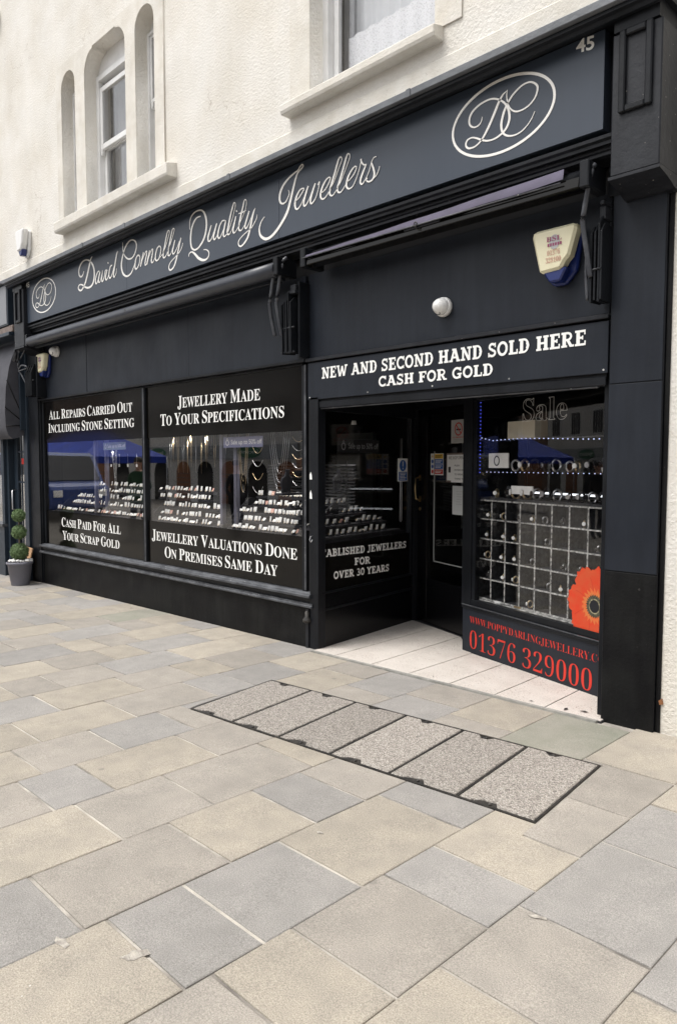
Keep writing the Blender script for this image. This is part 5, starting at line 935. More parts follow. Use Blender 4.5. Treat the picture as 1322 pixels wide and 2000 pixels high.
# ================================================================ topiary in its pot
px_, py_ = -9.68, -.29; gz0 = gz(px_, py_) - .002
top_ = empty('potted_topiary', 'three-ball topiary in a grey pot at the far left corner of the shopfront', 'potted plant', (px_, py_, gz0))
def tb(nm, mb, m): return mb.build(nm, m, top_)
mb = MB(); mb.lathe([(.105, 0), (.112, .01), (.150, .272), (.163, .274), (.166, .30), (.158, .305), (.150, .300), (.146, .27), (0, .268)], (0, 0, 0), 28); tb('pot', mb, M['pot'])
mb = MB(); mb.tube([(0, 0, .26), (.008, 0, .5), (-.006, .004, .72), (.004, 0, .95)], [.012, .011, .009, .008], 8); tb('trunk', mb, M['stem'])
for (cz, r_) in ((.435, .104), (.69, .085), (.905, .077)):
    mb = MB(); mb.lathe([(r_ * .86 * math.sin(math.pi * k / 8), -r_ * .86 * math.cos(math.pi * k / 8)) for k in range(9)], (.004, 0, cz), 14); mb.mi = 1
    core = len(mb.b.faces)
    rr = random.Random(int(cz * 1000))
    for k in range(int(9000 * r_ / .1 * r_ / .1)):
        u = rr.uniform(-1, 1); a = rr.uniform(0, 6.283); q = math.sqrt(1 - u * u); d = Vector((q * math.cos(a), q * math.sin(a), u))
        lump = 1 + .06 * math.sin(a * 5 + u * 7) + .04 * math.sin(a * 11 - u * 9)
        c = Vector((.004, 0, cz)) + d * r_ * lump * rr.uniform(.82, 1.09)
        e1 = Vector((rr.gauss(0, 1), rr.gauss(0, 1), rr.gauss(0, 1))).normalized(); e2 = e1.cross(d + Vector((rr.gauss(0, .5), rr.gauss(0, .5), rr.gauss(0, .5)))).normalized(); s_ = rr.uniform(.0045, .009)
        mb.b.faces.new([mb.v(c - e1 * s_), mb.v(c + e2 * s_ * .55), mb.v(c + e1 * s_), mb.v(c - e2 * s_ * .55)]).material_index = 0
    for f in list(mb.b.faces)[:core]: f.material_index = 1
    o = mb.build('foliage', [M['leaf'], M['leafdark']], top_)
for k in range(16):
    a = k * 2.4; r_ = .045 + .085 * ((k * .618) % 1) if k else 0
    r_ = .085 + .05 * ((k * .618) % 1); mb = MB(Matrix.Translation((r_ * math.cos(a), r_ * math.sin(a), .314 + .006 * (k % 3))) @ Matrix.Rotation(a, 4, 'Z') @ Matrix.Diagonal((1.35, .9, .62, 1)))
    mb.lathe([(.029 * math.sin(math.pi * j / 6), -.029 * math.cos(math.pi * j / 6)) for j in range(7)], (0, 0, 0), 10); mb.build('pebble', M['stone_w'], top_)
bd = MB(); bd.hexa([(-10.22, -.19, -.03), (-9.78, -.19, -.03), (-9.78, -.175, -.03), (-10.22, -.175, -.03), (-10.22, -.085, .46), (-9.78, -.085, .43), (-9.78, -.07, .43), (-10.22, -.07, .46)])
o = bd.build('tan_board', M['ply']); o.location.z = -.05; tag(o, 'tan board leaning behind the topiary pot', 'board')

# ================================================================ neighbouring shop on the left
nb = empty('neighbour_shop', 'blue-black neighbouring shopfront with glazed door at the left edge', 'shopfront')
NB = M['nbblue']
def nbx(nm, x0, x1, y0, y1, z0, z1, m=NB, bev=.003, parent=nb): return bx_(nm, x0, x1, y0, y1, z0, z1, m, parent, bev)
nbx('pilaster', -10.06, -9.935, -.055, .25, -.13, 3.2)
nbx('cheek', -9.995, -9.962, -.12, .0, 1.95, 3.05, NB)
nbx('stallriser', -16, -10.70, -.10, .06, -.25, .62); nbx('sill', -16, -10.69, -.13, .06, .62, .66, M['edge'])
nbx('window_post', -10.78, -10.69, -.09, .06, .66, 2.35); nbx('window_head', -16, -10.06, -.06, .2, 2.2, 3.3)
for k in range(5): nbx('glazing_bar', -11.5 - k * .7, -11.46 - k * .7, -.06, .0, .66, 2.2)
nbx('window_pane', -16, -10.78, -.02, -.014, .66, 2.2, M['glass'], 0)
nbx('door_post', -10.69, -10.62, -.05, .12, -.14, 2.2)
dr = nbx('door', -10.62, -10.50, .03, .075, -.12, 2.1); nbx('door_stile', -10.14, -10.06, .03, .075, -.12, 2.1, NB, .002, dr); nbx('door_panel', -10.50, -10.14, .04, .07, -.12, .28, NB, .002, dr)
nbx('door_rail', -10.50, -10.14, .032, .073, .281, .34, NB, .002, dr); nbx('door_rail', -10.50, -10.14, .032, .073, 2.02, 2.1, NB, .002, dr)
nbx('door_pane', -10.50, -10.14, .05, .056, .34, 2.02, M['glass'], 0, dr)
for z in (.80, 1.24, 1.66): nbx('glazing_bar', -10.50, -10.14, .035, .049, z, z + .022, NB, 0, dr)
for x in (-10.39, -10.27): nbx('glazing_bar', x, x + .02, .0355, .0495, .34, 2.02, NB, 0, dr)
mb = MB(); mb.tube([(-10.56, .03, .86), (-10.56, -.03, .87), (-10.56, -.03, 1.13), (-10.56, .03, 1.14)], .01, 8); mb.build('handle', M['steel'], dr)
mb = MB(); mb.box(-10.36, -10.26, .0325, .0335, 1.50, 1.58); o = mb.build('red_sticker', M['red']); tag(o, 'small red sticker on the neighbouring door glass', 'sticker')
nbx('shop_back', -16, -10.0, 2.5, 2.6, -.3, 3.2, M['void'], 0)
nbx('floor', -16, -10, .08, 2.5, -.35, -.25, M['void'], 0)
ns = empty('neighbour_sign', 'pale grey box sign cut by the left edge above the dark canopy', 'sign')
nbx('sign_box', -16, -9.96, -.25, -.0, 3.31, 3.84, NB, .004, ns); nbx('sign_face', -15.9, -9.99, -.256, -.251, 3.33, 3.82, M['nbgrey'], .001, ns)
nbx('sign_cornice', -16, -9.93, -.30, .0, 3.845, 3.875, M['lead'], .002, nb)
nbx('wooden_beam_end', -16, -9.85, -.24, .0, 3.215, 3.30, M['wood'], .006); nbx('beam_board', -16, -9.86, -.28, .0, 3.165, 3.21, NB, .004)
cy = empty('neighbour_canopy', 'charcoal folding canopy with radiating ribs over the neighbouring shop', 'awning')
xe = -10.02; pv = (-.03, 2.02)
def cpt(a, r_=1.0): return (pv[0] - .62 * r_ * math.sin(a), pv[1] - .16 + 1.20 * r_ * math.cos(a) * (1 if True else 1))
arc_ = [(-.02, 3.14), (-.12, 3.12), (-.25, 3.0), (-.37, 2.78), (-.45, 2.5), (-.48, 2.2), (-.47, 1.98), (-.42, 1.88), (-.33, 1.835), (-.22, 1.85), (-.12, 1.88), (-.03, 1.93)]
arc_ = [(a * .62, b) for a, b in arc_]
mb = MB(); vs = [[mb.v((x, a, b)) for a, b in arc_[:9]] for x in (-16, xe - .05, xe)]
for i in range(2):
    for j in range(8):
        f = mb.b.faces.new([vs[i][j], vs[i + 1][j], vs[i + 1][j + 1], vs[i][j + 1]]); f.smooth = True
mb.b.faces.new([mb.v((xe, a, b)) for a, b in arc_]); mb.build('canvas', M['canvas'], cy)
for tgt in ((-.15, 3.0), (-.27, 2.6), (-.30, 2.25), (-.29, 2.0)):
    mb = MB(); mb.tube([(xe + .006, -.02, 2.02), (xe + .006, tgt[0], tgt[1])], .006, 6); mb.build('rib', M['film'], cy)
# ================================================================ window displays
rd = random.Random(5)
# three little display pads that every tray uses: wedge in black with a standing card
def pad_mesh(name, cw, ch, cm, tilt, ring=True):
    mb = MB(); mb.hexa([(-.019, -.014, 0), (.019, -.014, 0), (.019, .018, 0), (-.019, .018, 0), (-.019, -.010, .010), (.019, -.010, .010), (.019, .016, .018), (-.019, .016, .018)])
    mb.mi = 1; n = len(mb.b.faces)
    mb.hexa([(-cw / 2, -.012, .012), (cw / 2, -.012, .012), (cw / 2, -.009, .012), (-cw / 2, -.009, .012), (-cw / 2, -.012 + tilt, .012 + ch), (cw / 2, -.012 + tilt, .012 + ch), (cw / 2, -.009 + tilt, .012 + ch), (-cw / 2, -.009 + tilt, .012 + ch)])
    if ring:
        mb.mi = 2; mb.tube([(.009 * math.cos(a) + .004, -.018, .016 + .009 * math.sin(a)) for a in [k * 1.047 for k in range(7)]], .0018, 4, cap=False)
    o = mb.build(name, [M['velvet'], cm, M['gold']]); return o
kinds = {'white': pad_mesh('ring_pad', .035, .036, M['card'], .010), 'tall': pad_mesh('ring_pad', .029, .044, M['card'], .006), 'pink': pad_mesh('ring_pad', .030, .030, M['pink'], .012), 'flat': pad_mesh('ring_pad', .044, .020, M['card'], .018)}
used = set()
def pad(kind, x, y, z, rot, lab, grp):
    src = kinds[kind]
    if kind in used: o = src.copy(); COL.objects.link(o)
    else: o = src; used.add(kind)
    o.location = (x, y, z); o.rotation_euler = (0, 0, rot); sc = rd.uniform(.95, 1.25); o.scale = (sc, sc, sc); tag(o, lab, 'ring pad', grp)
def stand(lab, x0, x1, steps):
    t = empty('display_stand', lab, 'display stand')
    y0 = .075
    for i, (a, b, y, z) in enumerate(steps):
        mb = MB(); mb.box(a, b, y - .03, y + .055, z - .022, z - .001); mb.build('shelf', M['velvet'], t)
    mb = MB(); mb.box(x0, x1, .07, .085, .60, .90); mb.build('skirt', M['velvet'], t)
    mb = MB(); mb.box(x0, x1, .086, .60, .86, .895); mb.build('table_top', M['velvet'], t)
    for xx in (x0 + .05, (x0 + x1) / 2, x1 - .06):
        mb = MB(); mb.prism([(.10, .896), (.52, .896), (.52, max(s[3] for s in steps) - .03), (.46, max(s[3] for s in steps) - .03)], xx, xx + .012, 'x'); mb.build('stand_side', M['velvet'], t)
    return t
def fill(steps, names, grp, step=.062, skip=.1):
    for (a, b, y, z), nm in zip(steps, names):
        x = a + .03
        while x < b - .02:
            if rd.random() > skip:
                k = rd.random(); kd = 'white' if k < .62 else 'tall' if k < .76 else 'pink' if k < .84 else 'flat'
                if z < .96: kd = 'flat' if k < .55 else 'white' if k < .8 else 'pink'
                pad(kd, x + rd.uniform(-.006, .006), y + rd.uniform(-.006, .006), z, rd.uniform(-.3, .3), nm, grp)
            x += step * rd.uniform(.85, 1.15)
tn = ['on the lowest step', 'on the second step', 'on the third step', 'on the fourth step', 'on the top step']
sA = [(-9.42, -7.12, .12, .915), (-9.15, -7.2, .21, 1.0), (-9.18, -7.4, .29, 1.075), (-8.75, -7.5, .37, 1.15), (-8.9, -7.7, .46, 1.225)]
sB = [(-6.93, -5.76, .12, .905), (-7.0, -5.83, .20, .965), (-7.08, -6.0, .28, 1.045), (-7.3, -6.25, .37, 1.13), (-7.45, -6.3, .46, 1.205)]
sC = [(-5.62, -4.62, .12, .905), (-5.70, -4.72, .20, .975), (-5.78, -4.72, .28, 1.045), (-5.60, -4.80, .37, 1.115), (-5.65, -4.85, .46, 1.195)]
for st, x0, x1, wn in ((sA, -9.5, -7.1, 'left display window'), (sB, -7.02, -5.74, 'middle display left of grey posts'), (sC, -5.72, -4.56, 'display right of grey posts')):
    stand('black stepped display stand, ' + wn, x0, x1, st)
    fill(st, ['ring pad %s, %s' % (q, wn) for q in tn], 'ring pads, ' + wn, .0615 if wn[0] == 'l' else .057 if wn[0] == 'm' else .052)
def post_chrome(x, y, lab):
    t = empty('display_post', lab, 'post'); mb = MB(); mb.box(x - .02, x + .02, y, y + .04, .9, 2.32); mb.build('column', mat('post_grey_violet', (.15, .15, .20), .35, (.10, .10, .13), 9) if 'post_grey_violet' not in bpy.data.materials else bpy.data.materials['post_grey_violet'], t)
    mb = MB(); mb.box(x - .026, x + .026, y - .006, y + .046, .9, .93); mb.build('foot', M['steel'], t)
post_chrome(-8.33, .10, 'slim grey post left in the left display window'); post_chrome(-8.20, .17, 'slim grey post right of its twin in the left display window')
post_chrome(-5.765, .10, 'slim grey post under the left end of the sale banner'); post_chrome(-5.60, .14, 'second slim grey post under the sale banner')
# sale banners
def banner(lab, x0, x1, z0, z1, y, m, tm, X=None, ic=True):
    t = empty('sale_banner', lab, 'banner')
    mb = MB(X); mb.box(x0, x1, y, y + .004, z0, z1); mb.build('banner_sheet', m, t)
    h = z1 - z0; text('Sale up to 50% off', x0 + h * 1.25, x1 - h * .1, z0 + h * .3, h * .42, tm, t, y - .0015, X, serif=False)
    mb = MB(X); c = (x0 + h * .65, z0 + h * .45); ribbon(mb, [(c[0] + h * .22 * math.cos(a), c[1] + h * .24 * math.sin(a), h * .07) for a in [k * .45 for k in range(14)]], y - .0015, .0005, closed=True, sm=False)
    ribbon(mb, [(c[0] - h * .12, c[1] + h * .28, h * .05), (c[0], c[1] + h * .45, h * .05), (c[0] + h * .12, c[1] + h * .28, h * .05)], y - .0018, .0005, sm=False); mb.build('ring_mark', tm, t)
banner('violet grey sale banner with white writing in the right of the two big windows', -5.70, -5.115, 1.655, 1.752, .085, M['banner'], M['white'])
banner('pale green grey sale banner in the far left window', -8.08, -7.56, 1.665, 1.75, .09, mat('banner_pale', (.22, .28, .27), .6), M['white'])
banner('black sale banner with faint writing behind the return window', .29, .885, 1.60, 1.715, .05, M['void'], M['inkgrey'], XL)
# chains hanging behind the glass
def chain(lab, pts, m, grp, r_=.0022):
    mb = MB(); mb.tube(pts, r_, 5); o = mb.build('necklace', m); tag(o, lab, 'necklace', grp); return o
for k in range(13):
    x = -6.85 + k * .082 + rd.uniform(-.02, .02); L_ = rd.choice((.18, .24, .3, .36, .42)); wv2 = rd.uniform(.006, .02)
    chain('fine chain hanging straight from the rail left of the sale banner', [(x - wv2, .22, 1.83), (x - wv2 * .7, .22, 1.83 - L_ * .7), (x, .22, 1.83 - L_), (x + wv2 * .7, .22, 1.83 - L_ * .7), (x + wv2, .22, 1.83)], M['gold'] if k % 3 else M['steel'], 'straight chains in the middle of the big window', .0018)
def spot_light(par, x, y, z, en=8):
    l = bpy.data.lights.new('lamp_light', 'SPOT'); l.energy = en; l.spot_size = R(110); l.spot_blend = .8; l.shadow_soft_size = .03; l.color = (1, .97, .92)
    o = bpy.data.objects.new('lamp_light', l); COL.objects.link(o); o.location = (x, y, z); o.rotation_euler = (R(8), 0, 0); o.parent = par
for x in (-9.2, -8.6, -7.95, -7.4, -5.35, -4.85):
    q = empty('spot_lamp', 'small spot lamp shining down on the trays of the big windows', 'lamp', group='spot lamps over the trays')
    o = MB(); o.lathe([(.02, 0), (.026, -.03), (.026, -.035), (0, -.033)], (x, .24, 1.835), 12); o.build('lamp_head', M['card'], q); spot_light(q, x, .24, 1.79, 9)
for k in range(4):
    x = -6.75 + k * .29; o = MB(); o.box(x - .03, x + .03, .20, .235, 1.80, 1.83); q = empty('spot_lamp', 'small white spot lamp on the rail left of the sale banner', 'lamp', group='white spot lamps on the chain rail'); sp = o.build('lamp_head', M['card'], q)
    spot_light(q, x, .22, 1.79)
def ucurve(x, z, w_, d, y): return [(x + w_ * t, y, z - d * (1 - t * t)) for t in [-1 + .2 * i for i in range(11)]]
for i, (x, z, w_, d, m) in enumerate([(-5.50, 1.80, .055, .40, 'gold'), (-5.50, 1.80, .07, .46, 'gold'), (-5.50, 1.80, .09, .56, 'gold'), (-4.98, 1.80, .07, .30, 'steel'), (-4.98, 1.80, .095, .38, 'steel'), (-4.98, 1.80, .12, .46, 'steel'), (-4.98, 1.80, .15, .54, 'steel')]):
    chain('%s necklace looped from the rail %s the sale banner' % ('gold' if m == 'gold' else 'silver', 'under' if m == 'gold' else 'right of'), ucurve(x, z, w_, d, .16), M[m], 'looped necklaces in the right display', .0021)
for i in range(6):
    chain('short curved necklace on the display strip beside the right post of the big window', ucurve(-4.70, 1.74 - i * .075, .085, .05, .14), M['steel' if i % 2 else 'gold'], 'short necklaces beside the post', .0021)
for i in range(4):
    chain('short curved necklace on the display strip below the sale banner', ucurve(-5.27, 1.66 - i * .12, .075, .06, .15), M['steel' if i % 2 else 'gold'], 'short necklaces below the banner', .0021)
for i in range(5):
    chain('silver chain looped below the pale sale banner', ucurve(-7.98 + .01 * i, 1.66, .05, .12 + .05 * i, .16), M['steel'], 'looped chains in the left window', .003)
for i in range(5):
    x = -8.15 + i * .2; chain('pendant on a short chain in the left window', [(x, .22, 1.62), (x, .22, 1.50)], M['steel'], 'pendants in the left window', .002)
    mb = MB(); mb.box(x - .014, x + .014, .215, .22, 1.47, 1.50); q = mb.build('pendant_tag', M['card']); tag(q, 'tiny white tag below a pendant chain in the left window', 'tag', 'pendant tags in the left window')
rail = empty('chain_rail', 'slim dark rail along the top of the two big windows carrying the chains', 'rail')
mb = MB(); mb.tube([(-9.5, .22, 1.835), (-4.56, .22, 1.835)], .006, 6); mb.build('bar', M['iron'], rail)
for xx in (-9.4, -7.0, -4.6): mb = MB(); mb.tube([(xx, .22, 1.84), (xx, .22, 2.32)], .005, 6); mb.build('hanger', M['iron'], rail)
bl = empty('venetian_blind', 'black venetian blind behind the right part of the big window', 'blind')
for k in range(16):
    z = 1.02 + k * .031; mb = MB(); mb.hexa([(-6.0, .86, z), (-4.75, .86, z), (-4.75, .885, z + .014), (-6.0, .885, z + .014), (-6.0, .86, z + .002), (-4.75, .86, z + .002), (-4.75, .885, z + .016), (-6.0, .885, z + .016)]); mb.build('slat', mat('blind_slat', (.06, .06, .065), .3) if 'blind_slat' not in bpy.data.materials else bpy.data.materials['blind_slat'], bl)
for xx in (-5.9, -5.2, -4.85): mb = MB(); mb.box(xx, xx + .012, .855, .858, 1.0, 1.53); mb.build('tape', M['brass'] if xx == -5.2 else M['void'], bl)

# ---- display behind the return window
XLi = XL
def Lp(u, d, z): return XL @ Vector((u, d, z))
t = empty('display_stand', 'black stepped stand behind the return window beside the door', 'display stand')
lt = [(.0, 1.22, .07, .905), (.0, 1.12, .16, .985), (.0, .95, .26, 1.065), (.0, .80, .36, 1.14), (.0, .9, .46, 1.26)]
for u0, u1, d, z in lt:
    mb = MB(XL); mb.box(u0 + .02, u1, d - .035, d + .05, z - .02, z - .001); mb.build('shelf', M['velvet'], t)
mb = MB(XL); mb.box(.02, 1.33, .05, .06, .60, .885); mb.build('skirt', M['velvet'], t)
for (u0, u1, d, z), nm in list(zip(lt, tn))[:4]:
    u = u0 + .05
    while u < u1:
        if rd.random() > .12:
            p = Lp(u, d, z); k = rd.random(); pad('white' if k < .5 else 'tall' if k < .7 else 'flat' if k < .93 else 'pink', p.x, p.y, z, R(98) - math.pi, 'price card %s behind the return window' % nm, 'price cards behind the return window')
        u += rd.uniform(.07, .10)
for u in (.35, .85):
    q = empty('spot_lamp', 'spot lamp above the %s of the return window display' % ('near half' if u < .5 else 'far half'), 'lamp'); p = Lp(u, .30, 1.86)
    o = MB(); o.lathe([(.02, .035), (.026, 0), (0, .002)], tuple(p), 12); o.build('lamp_head', M['card'], q); spot_light(q, p.x, p.y, 1.845, 8)
bust = MB(); prof = [(-.052, 0), (.052, 0), (.050, .03), (.070, .085), (.062, .125), (.028, .142), (.022, .175), (.026, .198), (-.026, .198), (-.022, .175), (-.028, .142), (-.062, .125), (-.070, .085), (-.050, .03)]
bust.prism(prof, -.012, .012)
for v_ in bust.b.verts: v_.co.y += (.035 - .25 * v_.co.z) * 0 + .25 * (v_.co.z) ** 1.0 * .5
b0 = bust.build('necklace_bust', M['velvet'], bevel=.006)
first = True
for i, u in enumerate((.10, .37, .57, .80, 1.0)):
    o = b0 if first else b0.copy()
    if not first: COL.objects.link(o)
    first = False; p = Lp(u, .46, 1.262); o.location = p; o.rotation_euler = (0, 0, R(98 - 180) + rd.uniform(-.2, .2)); tag(o, 'black necklace bust on the top step behind the return window', 'bust', 'necklace busts')
    p = Lp(u + .01, .44, 1.262); pad('tall', p.x, p.y, 1.262, R(98 - 180), 'price card in front of a black necklace bust', 'price cards before the busts')
# pull chain
mb = MB(XL); mb.tube([(1.235, .03, 1.74), (1.235, .03, .98), (1.22, .03, .97), (1.205, .03, .98), (1.215, .03, 1.74)], .004, 6); o = mb.build('blind_pull_chain', M['inkgrey']); tag(o, 'white beaded pull chain hanging behind the return window', 'chain')

# ================================================================ angled window: pigeonhole rack and watches
CU, CW = 4.69, 3.506
def rp(u, z, d): k = (CW + d) / CW; return (CU + (u - CU) * k, 1.5 + (z - 1.5) * k)
D0 = .075
rack = empty('pigeonhole_rack', 'black display rack of square pigeonholes with chipped white edges', 'display rack')
us = [rp(u, 1.5, D0)[0] for u in (.325, .482, .640, .797, .955, 1.115, 1.277, 1.435)]; us = [us[0] - (us[1] - us[0])] + us
zs = [rp(0, z, D0)[1] for z in (.487, .638, .787, .940, 1.09, 1.232)]
for u in us:
    mb = MB(XR); mb.box(u - .004, u + .004, D0 + .001, D0 + .12, zs[0], zs[-1]); o = mb.build('upright', M['velvetg'], rack)
    mb = MB(XR); mb.box(u - .006, u + .006, D0 - .002, D0 + .0005, zs[0], zs[-1]); mb.build('upright_edge', M['chalk'], o)
for z in zs:
    mb = MB(XR); mb.box(us[0], us[-1], D0 + .002, D0 + .121, z - .005, z + .003); o = mb.build('shelf', M['velvetg'], rack)
    mb = MB(XR); mb.box(us[0], us[-1], D0 - .0035, D0 + .0012, z - .006, z + .0045); mb.build('shelf_edge', M['chalk'], o)
mb = MB(XR); mb.box(us[0] - .01, us[-1] + .02, D0 + .122, D0 + .135, zs[0] - .05, zs[-1] + .01); mb.build('rack_back', M['void'], rack)
mb = MB(XR); mb.box(us[0] - .1, us[-1] + .1, .05, D0 + .16, .44, zs[0] - .008); o = mb.build('window_bed', M['dust']); tag(o, 'chipped white display bed at the foot of the pigeonhole rack', 'display bed')
mb = MB(XR); mb.box(us[0] - .02, 1.7, D0 - .005, D0 + .18, zs[-1] + .006, zs[-1] + .022); mb.build('top_board', M['velvetg'], rack)
gs = empty('glass_shelf', 'glass watch shelf with a strip of lights above the pigeonhole rack', 'shelf')
mb = MB(XR); mb.box(.16, 1.7, D0 - .01, D0 + .14, 1.448, 1.454); mb.build('glass_plate', M['glass'], gs)
mb = MB(XR)
for k in range(30): u = .18 + k * .047; mb.box(u - .002, u + .002, D0 - .014, D0 - .010, 1.441, 1.445)
tag(mb.build('light_dots', M['led'], gs), kind='stuff')
def leds(lab, fn, n, m):
    mb = MB(XR)
    for k in range(n):
        u, z = fn(k / (n - 1)); mb.box(u - .0022, u + .0022, .024, .030, z - .0022, z + .0022)
    o = mb.build('light_string', m); tag(o, lab, 'light string'); o['kind'] = 'stuff'
leds('string of tiny white lights across the top of the angled window', lambda t: (.16 + 1.3 * t, 1.672 + .012 * math.sin(t * 5) + (.03 * max(0, .1 - t) * 10)), 30, M['led'])
leds('string of tiny blue lights down the left edge of the angled window', lambda t: (.142, 1.44 + .53 * t), 20, M['ledblue'])
def watch_mesh(nm, m, dial):
    mb = MB(); n = 14
    mb.tube([(0, .028 * math.cos(2 * math.pi * k / n) * .8, .030 + .030 * math.sin(2 * math.pi * k / n)) for k in range(n + 1)], .007, 6, cap=False)
    mb.mi = 1; mb.lathe([(.0, -.006), (.015, -.006), (.016, 0), (0, .003)], (0, -.030, .034), 14, 'y', False)
    return mb.build(nm, [m, dial])
wk = [watch_mesh('wrist_watch', M['gold'], M['card']), watch_mesh('wrist_watch', M['steel'], M['lens']), watch_mesh('wrist_watch', M['velvet'], M['steel'])]; wu = set()
def watch(k, u, d, z, lab, grp, s=1.0, rot=0):
    o = wk[k] if k not in wu else wk[k].copy()
    if k in wu: COL.objects.link(o)
    wu.add(k); o.location = XR @ Vector((u, d, z)); o.rotation_euler = (0, 0, R(-17) + rot); o.scale = (s, s, s); tag(o, lab, 'watch', grp)
for i in range(11): watch(rd.choice((0, 1, 1, 2)), .44 + i * .105 + rd.uniform(-.02, .02), D0 + .05, 1.4545, 'wrist watch standing on the glass shelf of the angled window', 'watches on the glass shelf', rd.uniform(1.1, 1.4), rd.uniform(-.6, .6))
for i in range(12): watch(rd.choice((0, 0, 1, 2)) if i < 4 else rd.choice((1, 1, 2)), .24 + i * .105 + rd.uniform(-.02, .02), D0 + .05, zs[-1] + .0225, 'wrist watch on the board above the pigeonholes', 'watches on the rack top', rd.uniform(1.0, 1.45), rd.uniform(-.8, .8))
for (c, r_) in ((2, 4), (3, 4), (0, 3), (2, 3), (1, 3), (4, 3), (1, 2), (3, 2), (0, 1), (2, 1), (1, 4), (6, 4), (7, 3), (5, 4), (4, 4), (5, 2), (0, 4), (6, 2), (2, 2), (4, 1), (3, 0), (1, 1), (5, 1), (0, 2), (7, 2)):
    if c < len(us) - 1: watch(rd.choice((0, 1)), (us[c] + us[c + 1]) / 2 + rd.uniform(-.03, .03), D0 + .04, zs[r_] + .004, 'small piece of jewellery standing inside a pigeonhole', 'pieces in the pigeonholes', .85, rd.uniform(-.8, .8))
mb = MB(XR); mb.box(.37, .66, .10, .22, 1.69, 1.815); o = mb.build('cream_box', mat('cream_carton', (.66, .62, .50), .6)); tag(o, 'cream box on the upper shelf of the angled window', 'box')
mb = MB(XR); mb.box(.28, 1.65, .09, .25, 1.675, 1.685); o = mb.build('upper_shelf', M['glass']); tag(o, 'clear upper shelf carrying the cream box', 'shelf')
pc_ = empty('picture_card', 'white framed watch picture left on the glass shelf of the angled window', 'picture card')
mb = MB(XR); mb.box(.205, .43, .06, .068, 1.475, 1.585); mb.build('card_sheet', M['card'], pc_)
mb = MB(XR); ribbon(mb, [(.30 + .028 * math.cos(a), 1.528 + .034 * math.sin(a), .009) for a in [k * .35 for k in range(18)]], .058, .001, closed=True, sm=False); mb.build('watch_print', M['ink'], pc_)
mb = MB(XR); mb.box(.43, .66, .09, .10, 1.285, 1.345); o = mb.build('white_shelf_sign', M['card']); tag(o, 'blank white plaque behind the watches above the rack', 'plaque')
for (u, z) in ((.30, .458), (.52, .456), (1.14, .457)):
    mb = MB(XR); mb.box(u, u + .06, .055, .075, .455, .47 if u < 1 else .54); o = mb.build('paper_scrap', M['card'] if u != .52 else M['brass']); tag(o, '%s at the foot of the angled window' % ('white card beside the poppy' if u > 1 else 'loose white scrap' if u < .4 else 'small brass scrap'), 'scrap')

# ================================================================ notices on the door and side pane
def notice(nm, lab, X, u0, u1, z0, z1, m, y=.0175):
    t = empty(nm, lab, 'notice'); mb = MB(X); mb.box(u0, u1, y - .0015, y, z0, z1); mb.build('sheet', m, t); return t, y - .0025
def rect(t, X, u0, u1, z0, z1, y, m, nm='colour_panel'): mb = MB(X); mb.box(u0, u1, y - .0005, y, z0, z1); mb.build(nm, m, t)
t, y = notice('no_smoking_notice', 'grey no smoking notice with red ring high on the door glass', XD, .575, .79, 1.685, 1.885, mat('notice_grey', (.50, .51, .50), .5))
mb = MB(XD); c = (.69, 1.805); ribbon(mb, [(c[0] + .055 * math.cos(a), c[1] + .052 * math.sin(a), .011) for a in [k * .2856 for k in range(22)]], y, .0005, closed=True, sm=False); ribbon(mb, [(c[0] - .036, c[1] + .036, .010), (c[0] + .036, c[1] - .036, .010)], y - .0003, .0005, sm=False); mb.build('red_ring', M['red'], t)
rect(t, XD, .655, .725, 1.795, 1.807, y + .0003, M['ink'], 'cigarette'); text('NO SMOKING', .60, .77, 1.728, .012, M['red'], t, y, XD, serif=False, off=.01); text('It is against the law to', .615, .76, 1.712, .006, M['ink'], t, y, XD, serif=False); text('smoke in these premises', .615, .76, 1.70, .006, M['ink'], t, y, XD, serif=False)
t, y = notice('safety_notice', 'safety notice with yellow, blue and red bars on the door glass', XD, .237, .452, 1.405, 1.60, M['card'])
for k, mm in enumerate((M['yellow'], M['blue'], M['blue'], M['red'])):
    z1_ = 1.594 - k * .046; rect(t, XD, .305, .447, z1_ - .041, z1_, y, mm, 'bar')
    mb = MB(XD); mb.b.faces.new([mb.v((.270 + .019 * math.cos(a) , y - .0002, z1_ - .020 + .018 * math.sin(a))) for a in ([R(90), R(210), R(330)] if k == 0 else [q * .45 for q in range(14)])]); mb.build('round_symbol', mm if k < 3 else M['red'], t)
    for q in range(2): rect(t, XD, .32, .43 - .02 * q, z1_ - .018 - q * .012, z1_ - .012 - q * .012, y - .0006, M['ink'] if k == 0 else M['white'], 'print_line')
t, y = notice('shop_hours_board', 'wood framed opening board behind the intercom notice on the door', XD, .50, .80, 1.345, 1.60, M['wood'])
rect(t, XD, .515, .785, 1.36, 1.585, y, M['card'], 'board_face'); text('WE SHOP OPEN', .54, .77, 1.545, .028, M['ink'], t, y - .001, XD, serif=False); rect(t, XD, .54, .575, 1.43, 1.48, y - .0008, M['ink'], 'dark_square')
t, y = notice('intercom_notice', 'white notice asking callers to push the intercom, on the door', XD, .585, .83, 1.345, 1.525, M['card'], .0135)
for k, s in enumerate(('PUSH', 'INTERCOM', 'TO SPEAK', 'THANK YOU')): text(s, .640, .640 + (.075, .155, .13, .165)[k], 1.484 - k * .038, .014, M['ink'], t, y, XD, serif=False, off=.006)
t, y = notice('opening_hours_notice', 'long white opening hours sheet low on the door glass', XD, .605, .83, 1.065, 1.315, mat('paper_soft', (.58, .60, .60), .6))
